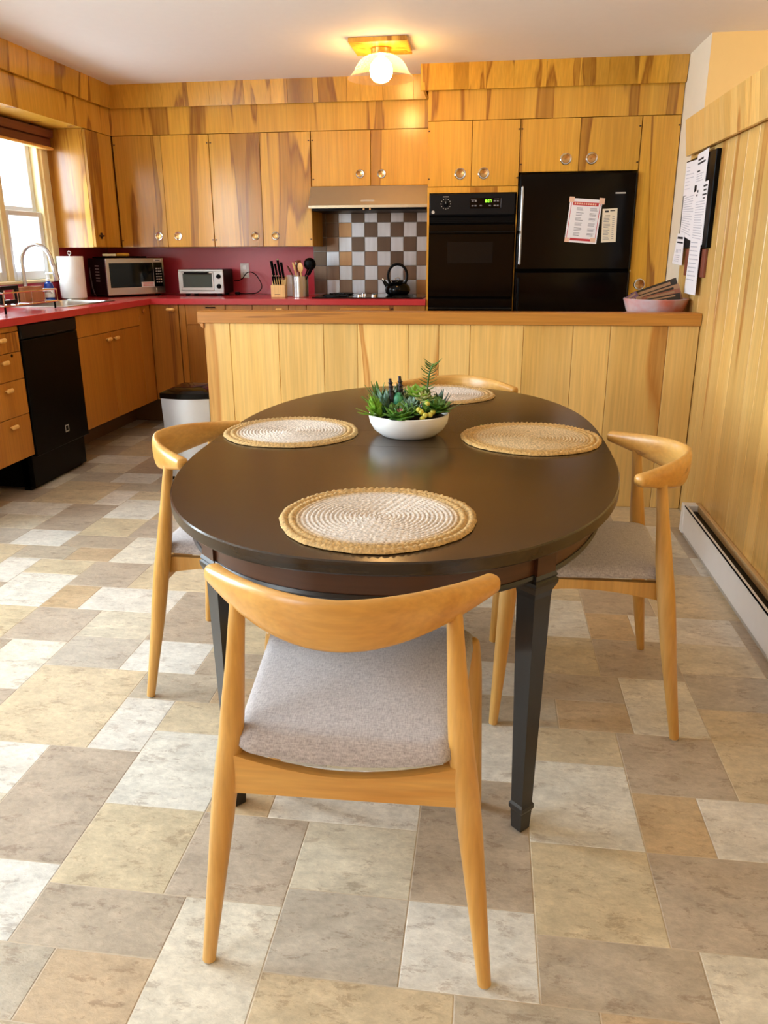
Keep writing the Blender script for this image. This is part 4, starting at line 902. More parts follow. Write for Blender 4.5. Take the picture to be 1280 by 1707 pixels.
# knife block, knives
kb = Vector((-1.565, 5.90, ZT))
t = thing('knife_block', 'pale wooden knife block full of black-handled knives', 'knife block', tuple(kb))
m = MB(); m.prism([(5.895, ZT+0.001), (5.895, 1.058), (5.925, 1.058), (5.965, 1.115), (6.03, 1.09), (6.03, ZT+0.001)], -1.617, -1.512, 'yz'); m.build('block', 'block', t)
m = MB(); m.box(-1.59, -1.548, 5.8935, 5.895, 0.989, 0.993); m.build('brand_mark', 'bamboo', t, smooth=False)
def knife(x, y, z, L, r, label, grp, lean=-0.05, up=0.9, butt=False):
    t = thing('kitchen_knife', label, 'knife', (x, y, z), 0, grp)
    d = Vector((lean*0.5, -0.25, up)).normalized()
    p0 = Vector((x, y, z)); p1 = p0+d*L
    m = MB(); m.tube([tuple(p0), tuple(p0+d*L*0.5), tuple(p1)], [r*0.9, r, r*1.05], 10, flat=0.62); m.build('handle', 'black', t)
    m = MB(); m.tube([tuple(p0-d*0.012), tuple(p0)], [r*0.8, r*0.9], 10, flat=0.62); m.build('bolster', 'steel', t)
    if butt:
        m = MB(); m.tube([tuple(p1), tuple(p1+d*0.008)], [r*1.05, r*0.8], 10, flat=0.62); m.build('butt_cap', 'chrome', t)
    return t
names = ['leftmost', 'second from left', 'third from left', 'rightmost']
for k in range(4):
    knife(-1.597+0.0175*k, 5.909, 1.062, 0.062, 0.0062, names[k]+' of the four small steak knives at the front of the block', 'steak knives in the block', -0.12, 0.95, True)
big = [(-1.602, 0.125, 0.011, 'leftmost large black knife handle in the knife block'), (-1.578, 0.105, 0.0085, 'slim pale-striped knife handle beside the leftmost large knife'), (-1.553, 0.135, 0.0095, 'tallest knife in the block, steel cap on its end'), (-1.530, 0.115, 0.010, 'rightmost large knife handle in the knife block')]
for x, L, r, lb in big: knife(x, 5.948, 1.108, L, r, lb, 'large knives in the block', -0.15, 0.95, 'tallest' in lb)
# utensil crock and utensils
cc = (-1.393, 5.90, ZT)
t = thing('utensil_crock', 'brushed steel utensil crock beside the knife block', 'crock', cc)
m = MB(); m.lathe([(0.001, 0.001), (0.058, 0.001), (0.060, 0.004), (0.060, 0.150), (0.058, 0.152), (0.056, 0.150), (0.056, 0.006), (0.001, 0.006)], cc, 40); m.build('pot', 'steel', t)
def utensil(kind, label, off, tip, mat, head, name):
    p0 = Vector(cc)+Vector((off[0], off[1], 0.010)); p1 = Vector(cc)+Vector(tip)
    t = thing(name, label, 'utensil', tuple(p0), 0, 'utensils in the steel crock')
    d = (p1-p0).normalized()
    m = MB(); m.tube([tuple(p0), tuple(p0.lerp(p1, 0.5)), tuple(p1)], 0.0055, 8); m.build('handle', mat, t)
    m = MB(); rx, rz_ = head
    if kind == 'spoon':
        M4 = Matrix.Translation(p1+d*rz_*0.8) @ d.to_track_quat('Z', 'Y').to_matrix().to_4x4()
        q = MB(); q.sphere((0, 0, 0), 1, 18, (rx, 0.007, rz_)); m.add([tuple(M4 @ Vector(v)) for v in q.v], q.f)
    elif kind == 'slot':
        M4 = Matrix.Translation(p1+d*rz_*0.9) @ d.to_track_quat('Z', 'Y').to_matrix().to_4x4()
        for k in range(4): m.box(-rx+rx*0.54*k, -rx+rx*0.54*k+rx*0.36, -0.003, 0.003, -rz_, rz_, b=0.001, M4=M4)
        m.box(-rx, rx, -0.003, 0.003, rz_*0.8, rz_, M4=M4); m.box(-rx, rx, -0.003, 0.003, -rz_, -rz_*0.75, M4=M4)
    elif kind == 'ladle':
        M4 = Matrix.Translation(p1+d*0.012)
        q = MB(); q.lathe([(0.001, -0.028), (rx*0.6, -0.024), (rx*0.92, -0.008), (rx, 0.010), (rx*0.93, 0.010), (rx*0.8, -0.006), (0.001, -0.022)], (0, 0, 0), 24, axis='y'); m.add([tuple(M4 @ Vector(v)) for v in q.v], q.f)
    else:
        M4 = Matrix.Translation(p1+d*rz_*0.9) @ d.to_track_quat('Z', 'Y').to_matrix().to_4x4(); m.box(-rx, rx, -0.004, 0.004, -rz_, rz_, b=0.003, M4=M4)
    m.build('head', mat, t); return t
utensil('spoon', 'wooden spoon with broad honey-coloured bowl, standing in the steel crock', (0.02, 0.0), (0.012, -0.02, 0.185), 'block', (0.024, 0.036), 'wooden_spoon')
utensil('flat', 'pale wooden spatula leaning left in the steel crock', (0.01, 0.01), (-0.035, -0.01, 0.195), 'block', (0.016, 0.030), 'wooden_spatula')
utensil('spoon', 'dark wooden spoon leaning far left over the crock rim', (0.03, -0.01), (-0.062, -0.015, 0.175), plain('dark_spoon_wood', (84, 44, 28), 0.4), (0.020, 0.034), 'wooden_spoon')
utensil('ladle', 'large black ladle, tallest at the right of the crock', (-0.02, 0.01), (0.062, 0.032, 0.225), 'black', (0.046, 0.04), 'ladle')
utensil('slot', 'black slotted turner leaning right of the crock below the ladle', (-0.02, -0.01), (0.072, -0.034, 0.165), 'black', (0.026, 0.034), 'slotted_turner')
utensil('flat', 'reddish brown wooden spatula at the back of the crock', (0.0, 0.02), (-0.010, 0.03, 0.205), plain('red_brown_wood', (128, 66, 36), 0.4), (0.018, 0.032), 'wooden_spatula')
utensil('spoon', 'steel serving spoon at the back left of the crock', (0.01, 0.02), (-0.03, 0.025, 0.215), 'chrome', (0.018, 0.026), 'serving_spoon')
m = MB(); m.box(-0.045, 0.045, -0.006, 0.006, 0, 0.155, b=0.003, M4=Matrix.Translation((-1.475, 5.985, ZT+0.0025)) @ Matrix.Rotation(-0.12, 4, 'X') @ Matrix.Rotation(0.25, 4, 'Z'))
tag(m.build('cutting_board', 'paper', loc=(-1.475, 5.985, ZT)), 'small white cutting board standing between knife block and crock', 'cutting board')

# ------------------------------------------------------------------ window blind
t = thing('window_blind', 'raised dark red-brown wooden blind at the top of the window', 'blind', (-3.06, 4.95, 1.97))
m = MB(); m.prism([(-3.095, 2.062), (-3.035, 2.050), (-3.028, 2.100), (-3.095, 2.108)], 4.20, 5.575, 'xz'); m.build('head_rail', 'blind', t, smooth=False)
m = MB(); m.box(-3.092, -3.050, 4.21, 5.57, 1.990, 2.046, b=0.004); m.box(-3.075, -3.06, 4.21, 5.57, 2.044, 2.062); m.build('slat_stack', 'blind', t)
m = MB(); m.box(-3.086, -3.034, 4.21, 5.57, 1.974, 1.992, b=0.004); part_label(m.build('bottom_rail', 'knobwood', t), 'paler bottom rail')

# ------------------------------------------------------------------ ceiling lamp
lc = Vector((-0.675, 5.09, 0))
t = thing('ceiling_lamp', 'lit ceiling lamp with clear flared glass shade on a square wooden plate', 'lamp', (lc.x, lc.y, ZC))
m = MB(); m.box(lc.x-0.167, lc.x+0.167, lc.y-0.167, lc.y+0.167, ZC-0.026, ZC-0.0005, b=0.003); m.build('mounting_plate', 'cab', t)
m = MB(); m.lathe([(0.058, 2.415), (0.060, 2.412), (0.060, 2.385), (0.055, 2.380), (0.001, 2.380)], (lc.x, lc.y, 0), 32); m.build('holder', 'brass', t)
m = MB(); m.lathe([(0.056, 2.384), (0.085, 2.376), (0.122, 2.354), (0.146, 2.324), (0.158, 2.298), (0.176, 2.275), (0.197, 2.258)], (lc.x, lc.y, 0), 48, cap=False); m.build('glass_shade', 'shade', t)
m = MB(); m.lathe([(0.016, 2.379), (0.020, 2.371), (0.040, 2.358), (0.060, 2.335), (0.068, 2.302), (0.062, 2.270), (0.042, 2.246), (0.014, 2.236), (0.0005, 2.235)], (lc.x, lc.y, 0), 32); m.build('bulb', 'bulb', t)

# ------------------------------------------------------------------ papers
def sheet(name, label, cat, TL, TR, BR, BL, n, mat, overlays=(), th=0.0008, group=None):
    TL, TR, BR, BL = map(Vector, (TL, TR, BR, BL)); n = Vector(n)
    def P(u, v): return (TL.lerp(TR, u)).lerp(BL.lerp(BR, u), v)
    c = P(0.5, 0.5)
    t = thing(name, label, cat, tuple(c), 0, group)
    m = MB(); m.loft([[tuple(P(u, v)) for u, v in ((0, 0), (1, 0), (1, 1), (0, 1))], [tuple(P(u, v)+n*th) for u, v in ((0, 0), (1, 0), (1, 1), (0, 1))]]); m.build('sheet', mat, t, smooth=False)
    for nm, mt, rects, h in overlays:
        m = MB()
        for (u0, v0, u1, v1) in rects:
            q = [(u0, v0), (u1, v0), (u1, v1), (u0, v1)]
            m.loft([[tuple(P(u, v)+n*th) for u, v in q], [tuple(P(u, v)+n*(th+h)) for u, v in q]])
        m.build(nm, mt, t, smooth=False)
    return t
def lines(u0, u1, v0, v1, k, fr=0.35, seed=0, jag=0.3):
    rnd = random.Random(seed); st = (v1-v0)/k
    return [(u0, v0+st*i, u0+(u1-u0)*(1-rnd.random()*jag), v0+st*(i+fr)) for i in range(k)]
yf = 5.6535
red_rects = [(0.10, 0.075, 0.90, 0.155), (0.16, 0.90, 0.86, 0.955), (0.045, 0.06, 0.062, 0.93), (0.938, 0.06, 0.955, 0.93)]
sheet('flyer', 'red-bordered white flyer taped on the refrigerator door', 'flyer', (0.506, yf, 1.623), (0.713, yf, 1.608), (0.691, yf, 1.333), (0.482, yf, 1.349), (0, -1, 0), 'paper',
      [('red_print', 'redpaper', red_rects, 0.0004), ('header_letters', 'tape', [(0.15+0.07*i, 0.095, 0.195+0.07*i, 0.135) for i in range(10)], 0.0007),
       ('printed_text', 'ink', sum([lines(0.24, 0.48, 0.20+0.115*i, 0.28+0.115*i, 3, 0.4, i) + lines(0.66, 0.90, 0.20+0.115*i, 0.28+0.115*i, 3, 0.4, i+9) for i in range(6)], []), 0.0004),
       ('tape', 'tape', [(-0.03, -0.03, 0.13, 0.09), (0.90, -0.04, 1.07, 0.10), (0.0, 0.90, 0.14, 1.0), (0.80, 0.87, 0.96, 0.97)], 0.0009)])
sheet('price_list', 'narrow cream list stuck right of the red-bordered flyer', 'paper', (0.717, yf, 1.552), (0.812, yf, 1.556), (0.817, yf, 1.346), (0.723, yf, 1.342), (0, -1, 0), 'creampaper',
      [('heading', 'darkink', [(0.16, 0.055, 0.42, 0.11), (0.52, 0.05, 0.84, 0.08), (0.18, 0.195, 0.52, 0.21)], 0.0004),
       ('printed_text', 'ink', lines(0.10, 0.55, 0.24, 0.94, 16, 0.35, 3) + lines(0.68, 0.84, 0.24, 0.94, 12, 0.35, 4), 0.0004)])
# bulletin board on the half wall: y decreases towards the camera; face normal is -x
bx = XR-0.001
t = thing('bulletin_board', 'black-edged bulletin board hung on the plank wall beside the peninsula', 'bulletin board', (bx, 4.36, 1.30))
m = MB(); m.box(bx-0.022, bx, 4.065, 4.655, 1.30, 1.735, b=0.003); m.build('board', 'black', t)
m = MB(); m.box(bx-0.014, bx, 4.10, 4.49, 1.165, 1.298, b=0.002); part_label(m.build('lower_panel', 'brownplate', t), 'brown strip below the board')
def pp(y, z, k=0): return (bx-0.0225-0.0015*k, y, z)
G = 'papers pinned to the bulletin board'
sheet('notice_paper', 'small printed notice sticking above the top edge of the board', 'paper', pp(4.40, 1.742, 2), pp(4.19, 1.752, 2), pp(4.20, 1.60, 2), pp(4.405, 1.60, 2), (-1, 0, 0), 'paper',
      [('heading', 'darkink', [(0.12, 0.18, 0.6, 0.24), (0.12, 0.30, 0.8, 0.36), (0.12, 0.55, 0.4, 0.60)], 0.0004), ('printed_text', 'faintink', lines(0.12, 0.8, 0.66, 0.95, 4, 0.35, 1), 0.0004)], group=G)
sheet('notice_paper', 'white handwritten sheet at the top far corner of the board', 'paper', pp(4.645, 1.728), pp(4.415, 1.722), pp(4.415, 1.56), pp(4.645, 1.565), (-1, 0, 0), 'paper', [('handwriting', 'faintink', lines(0.1, 0.85, 0.15, 0.9, 7, 0.2, 2, 0.6), 0.0004)], group=G)
sheet('notice_paper', 'long dense list down the far half of the board', 'paper', pp(4.62, 1.56, 1), pp(4.36, 1.57, 1), pp(4.36, 1.335, 1), pp(4.62, 1.375, 1), (-1, 0, 0), 'paper', [('printed_text', 'faintink', lines(0.08, 0.92, 0.05, 0.95, 16, 0.3, 3), 0.0004)], group=G)
sheet('notice_paper', 'large white list covering the near half of the board', 'paper', pp(4.36, 1.60, 1), pp(4.14, 1.605, 1), pp(4.135, 1.315, 1), pp(4.36, 1.33, 1), (-1, 0, 0), 'paper',
      [('printed_text', 'faintink', lines(0.08, 0.9, 0.30, 0.95, 15, 0.3, 4), 0.0004), ('drawn_marks', 'darkink', [(0.62, 0.05, 0.95, 0.08), (0.66, 0.12, 0.9, 0.145), (0.6, 0.19, 0.95, 0.215), (0.66, 0.25, 0.85, 0.27), (0.1, 0.10, 0.2, 0.14), (0.05, 0.17, 0.15, 0.2)], 0.0005)], group=G)
sheet('ticket', 'small tilted ticket hanging at the lower far corner of the board', 'paper', pp(4.665, 1.378, 2), pp(4.51, 1.372, 2), pp(4.50, 1.215, 2), pp(4.735, 1.222, 2), (-1, 0, 0), 'paper',
      [('heading', 'darkink', [(0.1, 0.10, 0.85, 0.17), (0.15, 0.26, 0.9, 0.31)], 0.0005), ('printed_text', 'faintink', [(0.2+0.16*i, 0.5, 0.27+0.16*i, 0.62) for i in range(4)] + lines(0.15, 0.8, 0.7, 0.95, 4, 0.35, 5), 0.0004)], group=G)
sheet('receipt', 'long pale strip hanging below the board behind the magazines', 'paper', pp(4.36, 1.345, 2), pp(4.15, 1.34, 2), pp(4.15, 1.08, 2), pp(4.38, 1.08, 2), (-1, 0, 0), 'paper', [('printed_text', 'faintink', lines(0.08, 0.9, 0.05, 0.8, 10, 0.25, 6), 0.0004)], group=G)

# ------------------------------------------------------------------ magazine bowl on the back shelf of the peninsula
bc = (0.858, 4.37, 0.9055)
m = MB(); R0 = 0.163
m.lathe([(0.0005, 0.001), (0.07, 0.001), (0.078, 0.006), (0.116, 0.042), (0.146, 0.092), (R0, 0.146), (R0-0.003, 0.149), (R0-0.007, 0.146), (0.138, 0.092), (0.108, 0.045), (0.065, 0.012), (0.0005, 0.012)], bc, 48)
tag(m.build('bowl', 'pinkbowl', loc=bc), 'pink and white glazed bowl of magazines behind the peninsula cap', 'bowl')
def magazine(label, cx, cy, cz, w, h, rz, tilt, cover, lift=0.0, roll=0.0):
    t = thing('magazine', label, 'magazine', (cx, cy, cz), 0, 'magazines in the pink bowl')
    M4 = Matrix.Translation((cx, cy, cz)) @ Matrix.Rotation(rz, 4, 'Z') @ Matrix.Rotation(tilt, 4, 'X') @ Matrix.Rotation(roll, 4, 'Y')
    m = MB(); m.box(-w/2, w/2, -0.0022, 0.0022, 0, h, M4=M4); m.build('pages', 'magwhite', t, smooth=False)
    m = MB(); m.box(-w/2-0.001, w/2, -0.0034, -0.0022, -0.001, h+0.001, M4=M4); m.box(-w/2-0.001, w/2, 0.0022, 0.0034, -0.001, h+0.001, M4=M4); m.build('cover', cover, t, smooth=False)
    m = MB(); m.box(-w*0.36, w*0.36, -0.0038, -0.0034, h*0.80, h*0.92, M4=M4); m.box(-w*0.3, w*0.1, -0.0038, -0.0034, h*0.55, h*0.7, M4=M4); m.build('cover_print', 'magtan' if cover != 'magtan' else 'magdark', t, smooth=False)
magazine('dark magazine standing tallest at the back of the bowl', 0.885, 4.400, 1.003, 0.235, 0.120, 0.0, -0.06, 'magdark', roll=-0.34)
magazine('tan-covered magazine in front of the tallest dark one', 0.895, 4.372, 0.998, 0.22, 0.100, 0.0, -0.08, 'magtan', roll=-0.32)
magazine('brick-coloured magazine in the middle of the bowl', 0.893, 4.344, 1.006, 0.19, 0.078, 0.0, -0.08, 'magred', roll=-0.25)
magazine('dark magazine nearest the camera in the bowl', 0.893, 4.316, 1.006, 0.17, 0.062, 0.0, -0.10, 'magdark', roll=-0.20)
magazine('plum magazine lying low at the left of the bowl', 0.775, 4.385, 1.010, 0.06, 0.075, -0.1, -0.12, 'magpurple', roll=-0.6)

# ------------------------------------------------------------------ trash can
tx0, tx1, ty0, ty1 = -1.865, -1.575, 4.30, 4.60
t = thing('trash_can', 'brushed steel trash can with black lid at the end of the peninsula', 'trash can', ((tx0+tx1)/2, (ty0+ty1)/2, 0))
def canring(z, g, bow):
    pts = []; n = 12
    for k in range(n+1):
        u = k/n; pts.append((tx0-g+(tx1-tx0+2*g)*u, ty0-g-bow*math.sin(PI*u), z))
    for k in range(1, n):
        u = k/n; pts.append((tx1+g, ty0-g+(ty1-ty0+2*g)*u, z))
    for k in range(n+1):
        u = k/n; pts.append((tx1+g-(tx1-tx0+2*g)*u, ty1+g, z))
    for k in range(1, n):
        u = k/n; pts.append((tx0-g, ty1+g-(ty1-ty0+2*g)*u, z))
    return pts
m = MB(); m.loft([canring(0.02, -0.012, 0.03), canring(0.490, 0.0, 0.03)]); m.build('body', plain('satin_can_steel', (222, 228, 236), 0.42, metal=0.7, vary=0.03), t)
m = MB(); m.loft([canring(0.0, -0.016, 0.03), canring(0.02, -0.010, 0.03)]); m.build('base', 'black', t)
m = MB(); m.loft([canring(0.490, 0.004, 0.032), canring(0.520, 0.004, 0.032)]); m.build('rim', 'blackgloss', t)
m = MB(); m.loft([canring(0.520, 0.0, 0.03), canring(0.532, -0.02, 0.025), canring(0.545, -0.06, 0.01)]); m.build('lid', 'blackgloss', t)

# ------------------------------------------------------------------ baseboard heater
t = thing('baseboard_heater', 'long white baseboard heater along the right plank wall', 'heater', (0.98, 2.0, 0))
hx0, hx1 = 0.945, XR-0.001; hy0, hy1 = -0.5, 3.72
m = MB(); m.box(hx0, hx0+0.004, hy0, hy1-0.05, 0.022, 0.148); m.box(hx0, hx0+0.014, hy0, hy1-0.05, 0.143, 0.148); m.build('front_panel', 'heater', t, smooth=False)
m = MB(); m.box(hx0-0.003, hx1-0.018, hy1-0.05, hy1, 0.010, 0.150, b=0.003); m.build('end_cap', 'heater', t)
m = MB(); m.box(hx0-0.0025, hx0+0.002, 2.435, 2.455, 0.020, 0.149, b=0.001); m.build('joint_cover', 'heater', t)
m = MB(); m.box(hx1-0.018, hx1, hy0, hy1, 0.0, 0.150, b=0.002); m.build('back_plate', 'heaterback', t)
m = MB(); m.box(hx0+0.016, hx1-0.02, hy0, hy1-0.05, 0.06, 0.12); m.build('fins', 'black', t, smooth=False)
m = MB(); m.box(hx0+0.006, hx1-0.018, hy0, hy1-0.05, 0.0, 0.02); m.build('base_channel', 'silverpaint', t, smooth=False)

# ------------------------------------------------------------------ dining table
TC = Vector((-0.232, 2.344, 0)); A_, B_, NN, LG = 0.592, 0.8998, 2.2815, 0.2126; TH = 0.004
def oval(inset, z, half=None, n=180):
    pts = []
    for k in range(n):
        t_ = 2*PI*k/n+PI/n; c_, s_ = math.cos(t_), math.sin(t_)
        x = (A_-inset)*math.copysign(abs(c_)**(2/NN), c_); y = (B_-inset)*math.copysign(abs(s_)**(2/NN), s_)
        y += math.copysign(LG/2, s_)
        pts.append((TC.x+x*math.cos(TH)-y*math.sin(TH), TC.y+x*math.sin(TH)+y*math.cos(TH), z))
    return pts
tt = thing('dining_table', 'oval dark brown extension dining table with black tapered legs', 'table', tuple(TC))
def half(sign, z, inset, n=90):
    pts = []
    for k in range(n+1):
        t_ = PI*k/n; c_, s_ = math.cos(t_), math.sin(t_)
        x = (A_-inset)*math.copysign(abs(c_)**(2/NN), c_); y = sign*((B_-inset)*max(s_, 0)**(2/NN)+LG/2)
        pts.append((TC.x+x, TC.y+y, z))
    return pts
zt0, zt1 = 0.715, 0.745
for sgn in (-1, 1):
    m = MB(); m.loft([half(sgn, zt0, 0.004), half(sgn, zt0+0.004, 0.0), half(sgn, zt1-0.003, 0.0), half(sgn, zt1, 0.003)], tone=0.2+0.2*sgn); m.build('tabletop', 'tabletop', tt)
yl0 = TC.y-LG/2+0.0006; yl1 = TC.y+LG/2-0.0006
m = MB(); m.box(TC.x-A_, TC.x+A_, yl0, yl1, zt0, zt1, b=0.0012, tone=0.3); m.build('leaf', 'tabletop', tt)
m = MB(); m.loft([oval(0.045, 0.655), oval(0.045, 0.714)], cap=False); m.loft([oval(0.065, 0.714), oval(0.065, 0.655)], cap=False)
m.build('apron', 'apron', tt, normals=False)
m = MB(); m.loft([oval(0.068, 0.644), oval(0.042, 0.644), oval(0.039, 0.650), oval(0.042, 0.657), oval(0.068, 0.657), oval(0.068, 0.644)], cap=False); m.build('apron_bead', 'tableleg', tt)
def sq(cx_, cy_, s_, z, a=PI/4):
    return [(cx_+s_*math.sqrt(0.5)*math.cos(a+PI/4+PI/2*k), cy_+s_*math.sqrt(0.5)*math.sin(a+PI/4+PI/2*k), z) for k in range(4)]
for lx in (-0.343, 0.343):
    for ly in (-0.785, 0.785):
        cx_, cy_ = TC.x+lx+0.005, TC.y+ly
        m = MB(); dx, dy = math.copysign(0.010, lx), math.copysign(0.010, ly)
        m.loft([sq(cx_, cy_, 0.024, 0.0), sq(cx_, cy_, 0.030, 0.004), sq(cx_, cy_, 0.034, 0.052), sq(cx_, cy_, 0.041, 0.060), sq(cx_, cy_, 0.041, 0.070), sq(cx_, cy_, 0.034, 0.076), sq(cx_, cy_, 0.051, 0.60), sq(cx_, cy_, 0.054, 0.612)])
        lg = m.build('leg', 'tableleg', tt, smooth=False)
        m = MB(); m.loft([sq(cx_, cy_, 0.054, 0.612), sq(cx_, cy_, 0.066, 0.626), sq(cx_, cy_, 0.070, 0.632), sq(cx_, cy_, 0.070, 0.640), sq(cx_, cy_, 0.063, 0.643), sq(cx_, cy_, 0.067, 0.648), sq(cx_, cy_, 0.060, 0.656)]); m.build('collar', 'tableleg', lg, smooth=False)
        m = MB(); m.loft([sq(cx_+dx*0.2, cy_+dy*0.2, 0.056, 0.656), sq(cx_+dx*0.2, cy_+dy*0.2, 0.056, 0.7145)]); m.build('corner_block', 'apron', lg, smooth=False)

# ------------------------------------------------------------------ placemats
def make_placemat(loc, rot, label):
    m = MB(); R = 0.212; na = 220; rings = []; nr = 17
    core = 0.176; rs = []
    for i in range(nr*4+1):
        r = 0.002+(core-0.002)*i/(nr*4); ph = (i % 4)/4
        rs.append((r, 0.0035+0.0030*math.sin(PI*ph)**1.0 if i % 4 else 0.0032, i//4, False))
    for i in range(1, 9):
        r = core+(R-core)*i/8; ph = (i % 4)/4
        rs.append((r, 0.0040+0.0045*math.sin(PI*ph) if i % 4 else 0.0030, 40+i//4, True))
    for r, z, ring, br in rs:
        pts = []
        for k in range(na):
            a = 2*PI*k/na
            f = (84 if br else max(10, int(r*420)))
            zz = z + (0.0012 if not br else 0.0022)*math.sin(f*a+ring*1.7)*(1 if z > 0.0036 else 0.2)
            rr = r + ((r-core)/(R-core)*(0.0007*math.sin(84*a)+0.0022*math.sin(3*a+1.0)+0.0016*math.sin(7*a)+0.0008*math.sin(23*a)) if br else 0)
            pts.append((rr*math.cos(a), rr*math.sin(a), zz))
        rings.append(pts)
    rings.append([(p[0]*1.004, p[1]*1.004, 0.0012) for p in rings[-1]]); rings.append([(p[0]*0.99, p[1]*0.99, 0.0) for p in rings[-1]])
    m.loft(rings, cap=True)
    o = m.build('placemat', 'jute', loc=loc, local=True, rot=rot, ang=80)
    return tag(o, label, 'placemat', 'woven placemats on the dining table')
pm0 = make_placemat((-0.222, 1.588, zt1+0.0006), 0.2, 'round woven jute placemat at the near end of the table')
for loc, rot, lb in (((-0.608, 2.392, zt1+0.0006), 1.3, 'round woven jute placemat on the left side of the table'), ((0.141, 2.388, zt1+0.0006), 2.7, 'round straw-toned placemat on the right side of the table'), ((-0.178, 3.125, zt1+0.0006), 4.0, 'round woven placemat at the far end behind the planter')):
    q = dup(pm0, loc, rot, lb)
    if 'straw' in lb: q.data = q.data.copy(); q.data.materials[0] = M['straw']

# ------------------------------------------------------------------ succulent planter
pc = Vector((-0.236, 2.405, zt1+0.0005))
t = thing('succulent_planter', 'low white ceramic bowl of assorted succulents on the table', 'plant', tuple(pc))
m = MB(); m.lathe([(0.001, 0), (0.078, 0), (0.084, 0.002), (0.108, 0.020), (0.121, 0.042), (0.125, 0.062), (0.124, 0.068), (0.121, 0.070), (0.118, 0.066), (0.114, 0.050), (0.001, 0.048)], pc, 64); m.build('bowl', 'ceramic', t)
m = MB(); m.lathe([(0.001, 0.066), (0.06, 0.064), (0.115, 0.056), (0.116, 0.051), (0.001, 0.0485)], pc, 40); m.build('soil', 'soil', t)
def leaf_blade(m, base, d, L, w, th, curl=0.25, n=7, tipw=0.05, mi=0):
    d = Vector(d).normalized(); side = d.cross(Vector((0, 0, 1)))
    if side.length < 0.01: side = Vector((1, 0, 0))
    side.normalize(); up = side.cross(d).normalized(); rings = []
    for i in range(n+1):
        u = i/n; p = Vector(base)+d*L*u+up*(curl*L*u*u)
        ww = w*(math.sin(PI*min(1, (0.12+u*0.88)))**0.8 if u < 1 else 0)+w*tipw*(1-u)+0.0003; tt_ = th*(1-u*0.7)+0.0002
        rings.append([tuple(p+side*ww*math.cos(a)+up*tt_*math.sin(a)) for a in [2*PI*k/8 for k in range(8)]])
    m.loft(rings, mi=mi)
def P3(x, y, z): return (pc.x+x, pc.y+y, pc.z+z)
rnd = random.Random(3)
def rosette(name, c, R, n_rings, mat, tilt=(0, -0.4), wid=0.4, th=0.004, heart=None, seedv=0):
    r_ = random.Random(seedv); m = MB()
    for k in range(n_rings):
        cnt = 6+k; el = 1.25-0.95*k/max(1, n_rings-1); L = R*(0.45+0.55*k/max(1, n_rings-1))
        for i in range(cnt):
            a = 2*PI*i/cnt+k*0.5+r_.uniform(-0.1, 0.1)
            d = Vector((math.cos(a)*math.cos(el), math.sin(a)*math.cos(el), math.sin(el)))
            d = Matrix.Rotation(tilt[1], 3, 'X') @ Matrix.Rotation(tilt[0], 3, 'Y') @ d if False else (Matrix.Rotation(-tilt[1], 3, 'X') @ Matrix.Rotation(tilt[0], 3, 'Y') @ d)
            leaf_blade(m, c, d, L, L*wid, th, 0.18)
    o = m.build(name, mat, t)
    if heart:
        m = MB()
        for i in range(6):
            a = 2*PI*i/6; d = Vector((math.cos(a)*0.35, math.sin(a)*0.35-0.4, 0.9)); leaf_blade(m, c, d, R*0.5, R*0.15, th, 0.1)
        part_label(m.build('rosette_heart', heart, o), 'pink rosette heart')
    return o
def grass_tuft(name, c, n, L, mat, w=0.006, spread=0.9, seedv=0, lean=(0, 0)):
    r_ = random.Random(seedv); m = MB()
    for i in range(n):
        a = r_.uniform(0, 2*PI); el = r_.uniform(1.5-spread, 1.45); d = Vector((math.cos(a)*math.cos(el)+lean[0], math.sin(a)*math.cos(el)+lean[1], math.sin(el)))
        leaf_blade(m, (c[0]+r_.uniform(-.008, .008), c[1]+r_.uniform(-.008, .008), c[2]), d, L*r_.uniform(0.7, 1.1), w, 0.002, -0.05)
    return m.build(name, mat, t)
rosette('rosette', P3(-0.018, -0.074, 0.068), 0.058, 4, 'leaf', (0, -0.42), 0.42, 0.006, 'pinkleaf', 1)
grass_tuft('spiky_tuft', P3(-0.088, -0.045, 0.062), 26, 0.072, 'leafbright', 0.0085, 1.2, 2, (-0.35, -0.15))
grass_tuft('spiky_tuft', P3(-0.066, -0.015, 0.064), 26, 0.088, 'leafblue', 0.0085, 0.7, 3)
grass_tuft('fine_tuft', P3(-0.088, 0.015, 0.064), 34, 0.098, 'leaf', 0.0045, 0.9, 4, (-0.1, 0))
grass_tuft('spiky_tuft', P3(-0.030, 0.02, 0.064), 18, 0.090, 'leafdark', 0.010, 0.6, 5)
rosette('rosette', P3(0.024, 0.005, 0.122), 0.044, 3, 'leafbright', (0.1, -0.3), 0.42, 0.005, None, 6)
rosette('rosette', P3(0.008, -0.035, 0.088), 0.046, 4, 'leafblue', (0, -0.5), 0.30, 0.004, None, 7)
rosette('rosette', P3(0.046, -0.012, 0.112), 0.040, 3, 'leafpale', (0.2, -0.4), 0.34, 0.005, None, 8)
rosette('rosette', P3(0.000, 0.030, 0.110), 0.030, 3, 'leafpale', (-0.1, -0.3), 0.34, 0.004, None, 18)
rosette('rosette', P3(0.030, -0.062, 0.078), 0.036, 3, 'leaf', (0.2, -0.3), 0.36, 0.005, None, 9)
rosette('rosette', P3(0.086, -0.033, 0.082), 0.058, 4, 'leaf', (0.25, -0.25), 0.36, 0.004, None, 10)
grass_tuft('spiky_tuft', P3(0.085, 0.010, 0.064), 22, 0.075, 'leafdark', 0.010, 1.0, 11, (0.4, 0))
